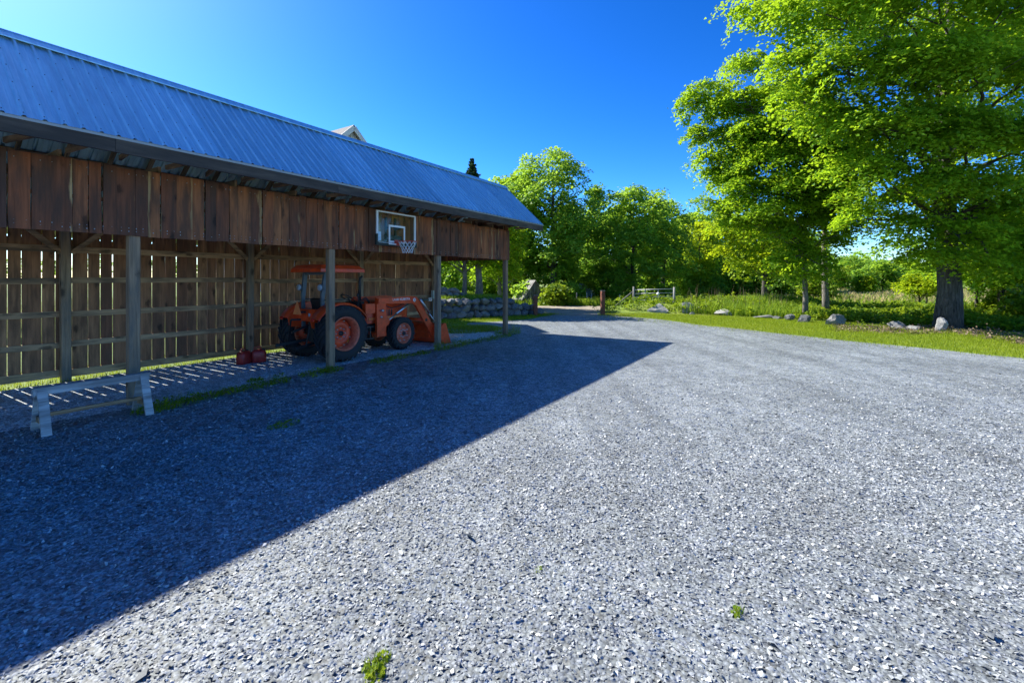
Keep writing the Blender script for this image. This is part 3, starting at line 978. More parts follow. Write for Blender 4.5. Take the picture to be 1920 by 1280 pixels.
# dash, steering wheel, floor, seat
MB().box(0.86, 1.08, -0.25, 0.25, 0.95, 1.42).build("dashboard", M['black'], tr)
stw = MB()
cs = []
for k in range(25):
    t = 2 * math.pi * k / 24
    cs.append((0.74 + 0.19 * math.cos(t) * 0.85, 0.19 * math.sin(t), 1.52 - 0.19 * math.cos(t) * 0.5))
stw.tube(cs, 0.013, 6, False)
stw.bar((0.9, 0, 1.38), (0.74, 0, 1.52), 0.03, 0.03); stw.bar((0.74, -0.18, 1.52), (0.74, 0.18, 1.52), 0.02, 0.015)
stw.build("steering_wheel", M['black'], tr)
MB().box(0.25, 1.1, -0.62, 0.62, 0.74, 0.77).build("foot_deck", M['iron'], tr)
stp = MB(); stp.box(0.75, 1.0, -0.74, -0.60, 0.45, 0.475); stp.box(0.75, 0.78, -0.62, -0.60, 0.45, 0.75); stp.box(0.97, 1.0, -0.62, -0.60, 0.45, 0.75)
stp.build("step", M['iron'], tr)
se = MB()
se.add(*(lambda v, f: (v, f))([( -0.12, -0.24, 1.06), (0.36, -0.22, 1.06), (0.36, 0.22, 1.06), (-0.12, 0.24, 1.06), (-0.1, -0.22, 1.16), (0.36, -0.2, 1.18), (0.36, 0.2, 1.18), (-0.1, 0.22, 1.16)],
                              [(0, 3, 2, 1), (4, 5, 6, 7), (0, 1, 5, 4), (1, 2, 6, 5), (2, 3, 7, 6), (3, 0, 4, 7)]))
se.prism([(-0.22, 1.52), (-0.15, 1.55), (-0.02, 1.14), (-0.12, 1.1)], -0.22, 0.22)
se.build("seat", M['black'], tr)
# fenders: an arched sheet over each rear wheel
for sg in (-1, 1):
    mb = MB()
    arc = []
    for k in range(13):
        t = math.radians(150 - k * 125 / 12)
        arc.append((0.76 * math.cos(t) * (1.03 if t > 1.57 else 1.08), 0.69 + 0.76 * math.sin(t)))
    for (y0, y1) in ((0.46, 0.80),):
        vs, fs = [], []
        for (x, z) in arc:
            for (yy, dz) in ((y0, -0.02), (y0, 0.0), (y1, 0.0), (y1 + 0.012, -0.05)):
                vs.append((x, sg * yy, z + dz))
        for i in range(len(arc) - 1):
            for q in range(3):
                fs.append((i * 4 + q, i * 4 + q + 1, (i + 1) * 4 + q + 1, (i + 1) * 4 + q))
        mb.add(vs, fs, True)
    # inner cheek plate
    mb.prism([(a, b) for a, b in arc] + [(0.7, 0.75), (-0.62, 0.85)], sg * 0.45, sg * 0.462)
    fd = mb.build("fender", M['orange'], tr)
    MB().box(-0.735, -0.715, sg * 0.63 - 0.05, sg * 0.63 + 0.05, 1.03, 1.10).build("tail_light", M['redlens'], fd)
    MB().box(-0.30, 0.25, sg * 0.50 - 0.012, sg * 0.50 + 0.012, 1.50, 1.525).build("grab_rail", M['black'], fd)
# rear panel between the fenders, tool box, hitch
MB().box(-0.40, -0.30, -0.45, 0.45, 0.98, 1.28).build("rear_panel", M['orange'], tr)
hi = MB()
for sg in (-1, 1):
    hi.bar((-0.25, sg * 0.28, 0.5), (-1.0, sg * 0.42, 0.42), 0.035, 0.07)
    hi.bar((-0.2, sg * 0.3, 1.0), (-0.62, sg * 0.4, 1.02), 0.03, 0.05)
    hi.bar((-0.62, sg * 0.4, 1.02), (-0.72, sg * 0.38, 0.46), 0.03, 0.03)
hi.bar((-0.3, 0, 0.92), (-0.85, 0, 0.75), 0.05, 0.05)
hi.bar((-0.3, 0, 0.4), (-0.95, 0, 0.36), 0.07, 0.03)
hi.build("rear_hitch", M['black'], tr)
# slow vehicle triangle
smv = MB(); smv.prism([(-0.04, 1.16), (0.30, 1.16), (0.13, 1.50)], -0.63, -0.622, 'yz')
tri = smv.build("warning_triangle", M['amber'], tr); tri.location = (0, 0, 0)
MB().prism([(0.04, 1.205), (0.22, 1.205), (0.13, 1.385)], -0.634, -0.631, 'yz').build("triangle_core", M['amber'], tri)
MB().box(-0.63, -0.40, 0.12, 0.14, 1.18, 1.24).build("triangle_bracket", M['black'], tri)
MB().lathe([(0.0, -0.41), (0.045, -0.41), (0.045, -0.395)], 14, 'x', c=(0, -0.02, 1.14)).build("round_lamp", M['lens'], tr)
MB().box(-0.408, -0.401, -0.36, -0.26, 1.10, 1.20).build("white_sticker", M['white'], tr)
MB().box(-0.408, -0.401, -0.33, -0.1, 1.0, 1.02).build("yellow_sticker", simple("yellow_print", (0.6, 0.42, 0.05), 0.5), tr)
# roll bar with work lamps
for sg in (-1, 1):
    mb = MB()
    mb.bar((-0.28, sg * 0.40, 0.80), (-0.30, sg * 0.40, 1.62), 0.055, 0.085, (1, 0, 0))
    mb.bar((-0.30, sg * 0.40, 1.60), (-0.22, sg * 0.42, 2.20), 0.065, 0.10, (1, 0, 0))
    rbp = mb.build("roll_bar_post", M['greymetal'], tr)
    lm = MB(); lm.lathe([(0.0, -0.03), (0.06, -0.035), (0.085, -0.01), (0.09, 0.0), (0.085, 0.012), (0.05, 0.05), (0.0, 0.06)], 20, 'x', c=(-0.39, sg * 0.43 - 0.03, 1.82))
    lm.build("work_lamp", M['greymetal'], tr)
    MB().lathe([(0.0, -0.041), (0.072, -0.040), (0.078, -0.02)], 20, 'x', c=(-0.39, sg * 0.43 - 0.03, 1.82)).build("lamp_lens", M['lens'], tr)
rbt = MB().bar((-0.22, -0.46, 2.17), (-0.22, 0.46, 2.17), 0.07, 0.07).build("roll_bar_top", M['greymetal'], tr)
# canopy
cn = MB()
def ringz(dx0, dx1, w, z): return [(dx0, -w, z), (dx1, -w, z), (dx1, w, z), (dx0, w, z)]
cx0, cx1 = -0.50, 0.80
rings = [ringz(cx0 + 0.02, cx1 - 0.02, 0.60, 2.22), ringz(cx0, cx1, 0.62, 2.20), ringz(cx0 + 0.01, cx1 - 0.01, 0.615, 2.28), ringz(cx0 + 0.10, cx1 - 0.12, 0.52, 2.37), ringz(cx0 + 0.22, cx1 - 0.25, 0.38, 2.395)]
vs = [v for r_ in rings for v in r_]; fs = [(3, 2, 1, 0)]
for i in range(4):
    for q in range(4):
        fs.append((i * 4 + q, i * 4 + (q + 1) % 4, (i + 1) * 4 + (q + 1) % 4, (i + 1) * 4 + q))
fs.append((16, 17, 18, 19))
cn.add(vs, fs)
cn.build("canopy", M['orange'], tr)
# exhaust
ex = MB(); ex.tube([(1.38, 0.30, 1.05), (1.38, 0.30, 1.98), (1.40, 0.30, 2.05), (1.46, 0.30, 2.11)], [0.045, 0.034, 0.034, 0.034], 10)
ex.build("exhaust_pipe", M['black'], tr)
# loader
arm = [(1.30, 1.50), (2.52, 1.53), (2.76, 1.49), (2.92, 1.32), (3.60, 0.40), (3.42, 0.26), (2.72, 1.24), (2.58, 1.31), (2.2, 1.32), (1.30, 1.36)]
for sg in (-1, 1):
    y0, y1 = (sg * 0.50, sg * 0.575)
    la = MB().prism(arm, min(y0, y1), max(y0, y1)).build("loader_arm", M['orange'], tr)
    lt = MB().prism([(1.30, 1.52), (1.62, 1.52), (1.66, 1.0), (1.78, 0.86), (1.74, 0.76), (1.64, 0.70), (1.64, 0.44), (1.32, 0.44)], *(sorted((sg * 0.425, sg * 0.497)))).build("loader_tower", M['orange'], tr)
    MB().lathe([(0.0, sg * 0.585), (0.035, sg * 0.585), (0.035, sg * 0.50)], 12, c=(1.46, 0, 1.16)).build("pivot_pin", M['steel'], lt)
    MB().lathe([(0.0, sg * 0.53), (0.028, sg * 0.53), (0.028, sg * 0.46)], 12, c=(1.46, 0, 0.98)).build("pivot_pin", M['steel'], lt)
    cy = MB(); yc = sg * 0.46
    cy.tube([(1.72, yc, 0.84), (2.05, yc, 1.03)], 0.022, 8); cy.tube([(2.05, yc, 1.03), (2.55, yc, 1.30)], 0.040, 10)
    cy.build("lift_cylinder", M['steel'], tr)
    cy = MB(); yc = sg * 0.615
    cy.tube([(2.86, yc, 1.43), (3.25, yc, 0.98)], 0.036, 10); cy.tube([(3.25, yc, 0.98), (3.62, yc, 0.56)], 0.020, 8)
    cy.build("tilt_cylinder", M['steel'], tr)
    MB().prism([(3.32, 0.50), (3.52, 0.66), (3.62, 0.60), (3.55, 0.2), (3.38, 0.22)], *sorted((sg * 0.42, sg * 0.495))).build("bucket_bracket", M['orange'], tr)
    cut = MB().lathe([(0.0, sg * 0.5775), (0.05, sg * 0.5775)], 16, c=(3.16, 0, 0.78)).build("arm_port", M['black'], la)
MB().tube([(3.12, -0.5, 0.78), (3.12, 0.5, 0.78)], 0.05, 12).build("loader_crossbar", M['orange'], tr)
MB().box(1.30, 1.62, -0.424, 0.424, 0.50, 0.58).build("loader_subframe", M['orange'], tr)
MB().prism([(0.95, 1.08), (1.27, 1.10), (1.27, 1.36), (0.95, 1.36)], -0.47, -0.31).build("valve_box", M['orange'], tr)
for j, (dy, dz) in enumerate(((0, 0), (0.03, 0.04), (0.06, 0.01))):
    hs = MB().tube([(1.15, -0.42 + dy, 1.37 + dz), (1.0, -0.45 + dy, 1.5 + dz), (0.85, -0.4 + dy, 1.42 + dz), (0.95, -0.35 + dy, 1.1)], 0.012, 6)
    hs.build("hydraulic_hose", M['black'], tr)
hs = MB().tube([(1.64, -0.44, 1.30), (1.9, -0.44, 1.20), (2.2, -0.44, 1.26), (2.45, -0.45, 1.34)], 0.014, 6)
hs.build("hydraulic_hose", M['black'], tr)
jl = MB(); jl.tube([(0.72, -0.44, 1.1), (0.74, -0.44, 1.5), (0.70, -0.46, 1.58)], 0.012, 6); jl.lathe([(0.0, 1.55), (0.03, 1.58), (0.03, 1.64), (0.0, 1.66)], 10, 'z', c=(0.70, -0.46, 0))
jl.build("control_lever", M['black'], tr)
# bucket
bk = MB()
shell = [(3.66, 0.655), (3.56, 0.655), (3.46, 0.60), (3.40, 0.40), (3.42, 0.18), (3.50, 0.06), (3.62, 0.02), (3.95, 0.012), (3.95, 0.028), (3.63, 0.04), (3.52, 0.08), (3.445, 0.19), (3.425, 0.40), (3.48, 0.585), (3.565, 0.635), (3.66, 0.635)]
bk.prism(shell, -0.92, 0.92)
side = [(3.66, 0.65), (3.56, 0.65), (3.46, 0.595), (3.405, 0.40), (3.425, 0.18), (3.505, 0.064), (3.62, 0.024), (3.90, 0.03)]
bk.prism(side, -0.935, -0.921); bk.prism(side, 0.921, 0.935)
bkt = bk.build("bucket", M['orange'], tr)
MB().box(3.80, 3.97, -0.94, 0.94, 0.004, 0.0115).build("cutting_edge", M['iron'], bkt)
# round badge and lettering on the yard-side arm
tarm = [o for o in tr.children if o.name.startswith("loader_arm")][0]
MB().lathe([(0.0, -0.579), (0.058, -0.579), (0.058, -0.575)], 24, c=(2.66, 0, 1.41)).build("badge", M['white'], tarm)
bm_ = MB(); bm_.box(2.63, 2.69, -0.5805, -0.5795, 1.43, 1.44); bm_.box(2.63, 2.69, -0.5805, -0.5795, 1.385, 1.395); bm_.box(2.655, 2.665, -0.5805, -0.5795, 1.385, 1.44)
bm_.build("badge_print", M['orange'], tarm)


def text(txt, size, mat, parent, loc, rot, name="lettering", bold=0.0, ext=0.0008):
    cu = bpy.data.curves.new(name, 'FONT')
    cu.body = txt; cu.size = size; cu.extrude = ext; cu.offset = bold
    cu.materials.append(mat)
    tmp = bpy.data.objects.new(name, cu)
    COL.objects.link(tmp)
    me = bpy.data.meshes.new_from_object(tmp.evaluated_get(bpy.context.evaluated_depsgraph_get()))
    bpy.data.objects.remove(tmp)
    return link(name, me, parent, loc, rot)


text("LA680", 0.095, M['white'], tarm, (1.80, -0.577, 1.415), (math.pi / 2, 0, 0), bold=0.0)
text("KUBOTA", 0.095, M['white'], tarm, (2.09, -0.577, 1.415), (math.pi / 2, 0, 0), bold=0.0018)
# under-body clutter seen between the wheels
ub = MB(); ub.box(0.3, 1.0, -0.36, -0.22, 0.5, 0.72); ub.lathe([(0.0, -0.40), (0.05, -0.40), (0.05, -0.36)], 12, c=(1.02, 0, 0.72))
ub.build("battery_box", M['iron'], tr)

# ------------------------------------------------------------------ basketball hoop on the apron
hp = empty("basketball_hoop", S(8.27, 9.03, 2.92), YAW, "clear basketball backboard with red rim and white net on the shed front", "basketball hoop")
# local: x along the wall, y into the wall (negative = towards the yard), z up
yb = -0.24
MB().box(-0.655, 0.655, yb - 0.006, yb + 0.006, 0.02, 0.765).build("backboard", M['glass'], hp)
fr = MB()
fr.box(-0.67, 0.67, yb - 0.014, yb + 0.014, 0.765, 0.80); fr.box(-0.67, -0.615, yb - 0.014, yb + 0.014, 0.03, 0.764); fr.box(0.615, 0.67, yb - 0.014, yb + 0.014, 0.03, 0.764)
fr.build("border_frame", M['white'], hp)
sq = MB()
sq.box(-0.28, 0.28, yb - 0.012, yb - 0.007, 0.43, 0.48); sq.box(-0.28, -0.23, yb - 0.012, yb - 0.007, 0.08, 0.429); sq.box(0.23, 0.28, yb - 0.012, yb - 0.007, 0.08, 0.429); sq.box(-0.28, 0.28, yb - 0.012, yb - 0.007, 0.03, 0.079)
sq.build("target_square", M['white'], hp)
pdm = MB()
pdm.box(-0.685, 0.685, yb - 0.03, yb + 0.03, -0.055, 0.028); pdm.box(-0.69, -0.64, yb - 0.032, yb + 0.032, -0.05, 0.22); pdm.box(0.64, 0.69, yb - 0.032, yb + 0.032, -0.05, 0.12)
pdm.build("edge_pad", M['pad'], hp)
bdg = MB().box(-0.635, -0.535, yb - 0.016, yb - 0.008, 0.06, 0.28).build("corner_badge", M['bluefoil'], hp)
bd2 = MB(); bd2.box(-0.30, -0.05, yb - 0.036, yb - 0.031, -0.02, 0.012); bd2.box(-0.62, -0.2, yb - 0.036, yb - 0.031, 0.012, 0.02)
bd2.build("pad_print", M['white'], hp)
mt = MB()
for xx in (-0.16, 0.16):
    mt.bar((xx, yb + 0.03, 0.12), (xx, -0.005, 0.12), 0.05, 0.05); mt.bar((xx, yb + 0.03, 0.42), (xx, -0.005, 0.42), 0.05, 0.05)
    mt.box(xx - 0.03, xx + 0.03, -0.03, -0.003, -0.02, 0.7)
mt.box(-0.2, 0.2, yb + 0.012, yb + 0.03, 0.08, 0.22)
mt.build("wall_mount", M['black'], hp)
rimz = 0.055
rp = []
cyy = yb - 0.152 - 0.23
for k in range(33):
    t = 2 * math.pi * k / 32
    rp.append((0.23 * math.cos(t), cyy + 0.23 * math.sin(t), rimz))
rm = MB(); rm.tube(rp, 0.0095, 8, False)
rm.build("rim", M['rimred'], hp)
bkx = MB(); bkx.prism([(-0.09, yb - 0.018), (0.09, yb - 0.018), (0.09, yb - 0.10), (0.05, yb - 0.155), (-0.05, yb - 0.155), (-0.09, yb - 0.10)], rimz - 0.02, rimz + 0.005, 'xy'); bkx.box(-0.1, 0.1, yb - 0.034, yb - 0.017, rimz - 0.09, rimz + 0.05)
bkx.build("rim_bracket", M['rimred'], hp)
nt_ = MB()
rows = [(0.222, 0.0), (0.195, -0.08), (0.16, -0.155), (0.13, -0.225), (0.12, -0.29)]
nk = 12
for i in range(len(rows) - 1):
    (r0, z0), (r1, z1) = rows[i], rows[i + 1]
    for k in range(nk):
        for dk in (-0.5, 0.5):
            a0 = 2 * math.pi * (k + 0.5 * (i % 2)) / nk; a1 = a0 + dk * 2 * math.pi / nk
            nt_.tube([(r0 * math.cos(a0), cyy + r0 * math.sin(a0), rimz + z0), (r1 * math.cos(a1), cyy + r1 * math.sin(a1), rimz + z1)], 0.006, 4, False)
nt_.build("net", M['cord'], hp)

# ------------------------------------------------------------------ utility box, fuel cans, sawhorse
ub_ = empty("utility_box", S(13.72, 12.54, 1.25), YAW, "small grey electrical box with conduit on the corner post", "electrical box")
bx = MB().box(-0.09, 0.09, -0.12, 0.0, 0.0, 0.32).build("box", simple("grey_green_box", (0.42, 0.50, 0.47), 0.5), ub_)
MB().box(-0.095, 0.095, -0.128, -0.121, -0.005, 0.325).build("box_cover", simple("box_cover_paint", (0.46, 0.55, 0.52), 0.45), ub_)
MB().tube([(0.0, -0.05, 0.0), (0.0, -0.05, -1.30)], 0.017, 8).build("conduit", M['galv'], ub_)
pp = MB(); pp.tube([(-0.09, -0.05, -0.05), (-0.75, -0.05, -0.02)], 0.02, 8)
pp.build("side_pipe", simple("green_pipe", (0.10, 0.18, 0.14), 0.5), ub_)
oo = MB().box(-0.30, -0.16, -0.11, -0.03, -0.09, 0.03).build("outlet", M['white'], ub_)
MB().box(-0.26, -0.20, -0.115, -0.1101, -0.06, 0.0).build("outlet_cover", M['redplastic'], ub_)


def fuel_can(loc, rz, label):
    e = empty("fuel_can", loc, rz, label, "fuel can", "red fuel cans by the back wall")
    mb = MB()
    prof = [(0.15, 0.10, 0.0), (0.165, 0.115, 0.02), (0.165, 0.115, 0.22), (0.15, 0.10, 0.27), (0.10, 0.07, 0.305), (0.05, 0.05, 0.31)]
    n = 16; vs = []; fs = []
    for a, b, z in prof:
        for k in range(n):
            t = 2 * math.pi * k / n
            ct, sn = math.cos(t), math.sin(t)
            vs.append((a * math.copysign(abs(ct) ** 0.5, ct), b * math.copysign(abs(sn) ** 0.5, sn), z))
    for i in range(len(prof) - 1):
        for k in range(n): fs.append((i * n + k, i * n + (k + 1) % n, (i + 1) * n + (k + 1) % n, (i + 1) * n + k))
    fs += [tuple(reversed(range(n))), tuple((len(prof) - 1) * n + k for k in range(n))]
    mb.add(vs, fs, True)
    mb.build("body", M['redplastic'], e)
    MB().tube([(-0.10, 0, 0.285), (-0.09, 0, 0.36), (0.03, 0, 0.37), (0.06, 0, 0.31)], 0.014, 8).build("handle", M['redplastic'], e)
    MB().tube([(0.10, 0, 0.27), (0.115, 0, 0.33)], [0.035, 0.03], 10).build("cap", M['black'], e)
    return e


fuel_can(S(5.72, 11.25, 0.004), YAW + 0.5, "red plastic fuel can standing in front of the back post, nearer the sawhorse")
fuel_can(S(6.04, 11.2, 0.004), YAW - 0.3, "red plastic fuel can standing just behind the tractor's rear wheel")

sh = empty("sawhorse", S(2.27, 8.48, 0), YAW, "weathered white wooden sawhorse standing against the front post", "sawhorse")
for sx in (-0.55, 0.55):
    for sy in (-1, 1):
        mb = MB(); mb.bar((sx, sy * 0.26, 0.0), (sx - 0.0, sy * 0.045, 0.57), 0.10, 0.035, (0, 1, 0))
        mb.build("leg", M['paintwood'], sh)
    MB().bar((sx, -0.17, 0.16), (sx, 0.17, 0.16), 0.03, 0.08).build("leg_tie", M['beam_x'], sh)
MB().box(-0.63, 0.63, -0.05, 0.05, 0.50, 0.60).build("top_rail", M['paintwood'], sh)
MB().box(-0.53, 0.53, -0.02, 0.02, 0.20, 0.25).build("stretcher", M['beam_x'], sh)

# ------------------------------------------------------------------ house gable rising behind the shed
hs_ = empty("farmhouse_wing", S(14.9, 19.2, 0), YAW, "grey gabled house wing whose peak shows above the shed roof", "house")
HW, EH, RH, HD = 1.95, 7.90, 9.72, 9.0
MB().prism([(-HW, -0.3), (HW, -0.3), (HW, EH), (0, RH - 0.14), (-HW, EH)], 0.0, HD).build("wall", M['clapboard'], hs_)
lap = MB()
for i in range(70):
    z = 0.2 + i * 0.135
    w = HW if z < EH else HW * (RH - 0.14 - z) / (RH - 0.14 - EH)
    if w < 0.15: break
    lap.add([(-w, -0.018, z), (w, -0.018, z), (w, -0.002, z + 0.125), (-w, -0.002, z + 0.125)], [(0, 1, 2, 3)])
lp = lap.build("lap_siding", M['clapboard'], hs_)
for sg in (-1, 1):
    ov = 0.28
    x_e, z_e = sg * (HW + ov), EH - ov * (RH - EH) / HW
    rf = MB(); rf.add([(0, -0.35, RH), (x_e, -0.35, z_e), (x_e, HD + 0.3, z_e), (0, HD + 0.3, RH), (0, -0.35, RH - 0.12), (x_e, -0.35, z_e - 0.12), (x_e, HD + 0.3, z_e - 0.12), (0, HD + 0.3, RH - 0.12)],
                      [(0, 1, 2, 3), (7, 6, 5, 4), (0, 4, 5, 1), (1, 5, 6, 2), (2, 6, 7, 3)])
    rf.build("roof", M['shingle'], hs_)
    MB().bar((0, -0.37, RH - 0.14), (x_e, -0.37, z_e - 0.14), 0.03, 0.24).build("rake_trim", M['trim'], hs_)
    rf2 = MB().bar((0, -0.02, RH - 0.45), (sg * HW, -0.02, EH - 0.33), 0.04, 0.2).build("frieze_trim", M['trim'], hs_)
gw = MB().prism([(-0.42, 8.6), (0.42, 8.6), (0, 9.05)], -0.04, -0.01).build("gable_shade_triangle", M['window'], hs_)  # dark triangle standing in for the shade under the deep gable overhang
wf = MB(); wf.box(-0.5, 0.5, -0.05, -0.005, 6.4, 7.9)
wfo = wf.build("window", M['window'], hs_)
wt = MB(); wt.box(-0.6, -0.5, -0.07, -0.02, 6.3, 8.0); wt.box(0.5, 0.6, -0.07, -0.02, 6.3, 8.0); wt.box(-0.5, 0.5, -0.07, -0.02, 7.9, 8.0); wt.box(-0.5, 0.5, -0.07, -0.02, 6.3, 6.4); wt.box(-0.5, 0.5, -0.065, -0.051, 7.12, 7.18)
wt.build("frame", M['trim'], wfo)


# ------------------------------------------------------------------ stones
def rock_mesh(name, seed, sub=2, rough=0.28, cuts=5, mat=None, depth=(0.55, 0.85), smooth=True):
    r = random.Random(seed)
    bm = bmesh.new()
    bmesh.ops.create_icosphere(bm, subdivisions=sub, radius=1.0)
    planes = []
    for _ in range(cuts):
        n = Vector((r.gauss(0, 1), r.gauss(0, 1), r.gauss(0, 1))).normalized()
        planes.append((n, r.uniform(*depth)))
    ph = [Vector((r.uniform(1, 3), r.uniform(1, 3), r.uniform(1, 3))) for _ in range(3)]
    for v in bm.verts:
        c = v.co.copy()
        k = 1 + rough * 0.5 * (math.sin(c.dot(ph[0]) * 2 + seed) + 0.6 * math.sin(c.dot(ph[1]) * 3.7 + seed * 2)) * 0.5
        c = c * k
        for n, d in planes:
            e = c.dot(n) - d
            if e > 0: c -= n * e * 0.92
        v.co = c + Vector((r.uniform(-1, 1), r.uniform(-1, 1), r.uniform(-1, 1))) * 0.025
    me = bpy.data.meshes.new(name); bm.to_mesh(me); bm.free()
    me.materials.append(mat or M['stone'])
    if sub >= 3 and smooth:
        for p in me.polygons: p.use_smooth = True
    return me


wall_rocks = [rock_mesh("wall_stone", 100 + i, 2, 0.3, 7, None, (0.5, 0.82)) for i in range(10)]
rs = random.Random(5)
wang = math.atan2(WD[1], WD[0])
lw = empty("stone_wall", (WA[0], WA[1], 0), wang, "dry-laid retaining wall of rounded grey boulders beside the driveway", "stone wall")
for row in range(3):
    t = -5.5 + 0.2 * row
    while t < 5.6:
        w = rs.uniform(0.36, 0.66)
        hgt = (0.40, 0.36, 0.34)[row]
        topz = 1.05 - 0.55 * float(sstep(2.6, 5.4, t))
        z = (0.16, 0.50, 0.83)[row] * (0.75 + 0.25 * topz) + rs.uniform(-0.03, 0.03)
        if z + 0.08 < topz:
            o = link("stone", rs.choice(wall_rocks), lw, (t + w / 2, 0.05 * row + rs.uniform(-0.06, 0.06), z), (rs.uniform(-0.4, 0.4), rs.uniform(-0.3, 0.3), rs.choice([0, math.pi]) + rs.uniform(-0.5, 0.5)),
                     (w * 0.62, 0.34, hgt * 0.62))
        t += w * 0.93
uw = empty("upper_stone_wall", (WA[0] + WN[0] * 2.15, WA[1] + WN[1] * 2.15, 1.0), wang, "short upper tier of pale boulders on the grassy terrace behind the retaining wall", "stone wall")
for row in range(2):
    t = -4.5 + 0.25 * row
    while t < 2.1 - 0.3 * row:
        w = rs.uniform(0.4, 0.7)
        link("stone", rs.choice(wall_rocks), uw, (t + w / 2, rs.uniform(-0.05, 0.05) + 0.05 * row, 0.10 + 0.27 * row), (rs.uniform(-0.4, 0.4), rs.uniform(-0.3, 0.3), rs.uniform(-0.5, 0.5)), (w * 0.6, 0.32, 0.23))
        t += w * 0.95

# loose boulders along the verge
bl = [(1236, 588, 0.62, 0.40, 0.40, "white sunlit boulder, the first one right of the gate post"), (1288, 588, 0.42, 0.3, 0.36, "square-topped grey boulder second along the verge"),
      (1318, 588, 0.34, 0.3, 0.33, "pointed brown-grey boulder beside the square-topped one"), (1356, 591, 0.52, 0.32, 0.34, "low sloping boulder half sunk in dry grass"),
      (1434, 596, 0.55, 0.3, 0.14, "flat slab of rock flush with the verge grass"), (1484, 601, 0.22, 0.2, 0.20, "small pale rock next to a dark shaded one"),
      (1508, 604, 0.36, 0.26, 0.24, "dark shaded rock below the twin trunks"), (1565, 609, 0.55, 0.36, 0.30, "rounded grey boulder with white sun flecks right of the twin trunks"),
      (1690, 617, 0.36, 0.26, 0.22, "dim boulder in the tree shade, left of the pair by the big trunk"), (1718, 619, 0.34, 0.26, 0.2, "dim boulder in the tree shade, next to the big trunk"),
      (1766, 622, 0.30, 0.22, 0.33, "pale wedge-shaped rock leaning on the big maple trunk"), (1461, 598, 0.2, 0.18, 0.10, "tiny stone between the flat slab and the pale rock"),
      (1300, 590, 0.15, 0.13, 0.14, "little stone tucked between two verge boulders")]
for i, (px, py, w, d, h, lab) in enumerate(bl):
    g = G(px, py)
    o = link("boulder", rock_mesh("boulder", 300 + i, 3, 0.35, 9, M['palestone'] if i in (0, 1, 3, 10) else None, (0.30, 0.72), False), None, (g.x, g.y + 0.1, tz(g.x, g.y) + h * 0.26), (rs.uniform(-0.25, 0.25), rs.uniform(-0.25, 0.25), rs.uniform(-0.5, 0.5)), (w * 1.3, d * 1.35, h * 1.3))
    tag(o, lab, "boulder", "boulders along the grass verge")

# ------------------------------------------------------------------ gate posts, gate, fence posts, huts
def rusty_post(px, py, h, label, lugs):
    g = G(px, py)
    e = empty("gate_post", (g.x, g.y, 0), 0.3, label, "post", "rust-red posts flanking the lane")
    MB().box(-0.095, 0.095, -0.095, 0.095, -0.1, h).build("shaft", M['rust'], e)
    MB().box(-0.105, 0.105, -0.105, 0.105, h, h + 0.025).build("cap", M['greymetal'], e)
    if lugs:
        for z in (0.3, 0.5, 0.7, 0.9):
            MB().box(-0.22, -0.096, -0.03, 0.03, z, z + 0.05).build("hinge_lug", M['rust'], e)


rusty_post(1004, 591.5, 1.12, "rust-red square post at the end of the stone wall", True)
rusty_post(1130, 590.5, 1.36, "taller rust-red square post standing alone beside the dirt lane", False)

ga, gb = A(1188, 550, 30.5), A(1264, 547, 29.0)
gz = 0.35
gd = Vector((gb.x - ga.x, gb.y - ga.y, 0)); gl = gd.length
gt = empty("farm_gate", (ga.x, ga.y, gz), math.atan2(gd.y, gd.x), "galvanised five-bar tube gate standing in tall grass", "gate")
for z, r_ in ((0.06, 0.02), (0.26, 0.018), (0.47, 0.018), (0.70, 0.018), (0.95, 0.022)):
    MB().tube([(0.06, 0, z), (gl - 0.06, 0, z + 0.10)], r_ * 1.25, 8).build("rail", M['galv'], gt)
for x in (0.06, gl * 0.3, gl * 0.62, gl - 0.06):
    MB().box(x - 0.02, x + 0.02, -0.03, -0.022, 0.05 + 0.1 * x / gl, 0.98 + 0.1 * x / gl).build("upright", M['galv'], gt)
MB().lathe([(0.0, -0.05), (0.10, -0.05), (0.10, -0.035)], 18, c=(gl * 0.62, 0, 0.72)).build("round_plate", M['white'], gt)
for x, lab in ((ga, "weathered wooden hinge post at the left end of the tube gate"), (gb, "pale wooden latch post at the right end of the tube gate")):
    e = empty("wooden_post", (x.x, x.y, 0.2), 0.2, lab, "post", "wooden posts holding the tube gate")
    MB().tube([(0, 0, -0.2), (0.01, 0, 1.32)], [0.075, 0.065], 10).build("shaft", M['oldwood'], e)
e = empty("fence_brace", (ga.x, ga.y - 0.1, 0.2), 0, "slanting wooden brace pole leaning on the gate's hinge post", "brace")
MB().tube([(-0.1, 0, 0.98), (-1.25, -0.1, 0.05)], 0.045, 8).build("pole", M['oldwood'], e)
for i, (px, py, y, h, tl, lab) in enumerate(((1081, 566, 36, 0.95, 0.02, "short grey fence stake below the tin-roofed hut"), (1102, 566, 36, 1.0, -0.08, "leaning grey fence stake between the lane and the trees"), (1107, 566, 36.3, 0.9, 0.12, "thin grey fence stake crossing the leaning one"), (1162, 566, 34, 0.8, 0.0, "low fence stake in grass left of the gate brace"))):
    x = (px - 960) * y / FPX
    o = MB().tube([(0, 0, -0.1), (tl * h, 0, h)], [0.05, 0.045], 8).build("fence_stake", M['oldwood'], None, (x, y, tz(x, y)))
    tag(o, lab, "fence stake", "fence stakes at the wood's edge")


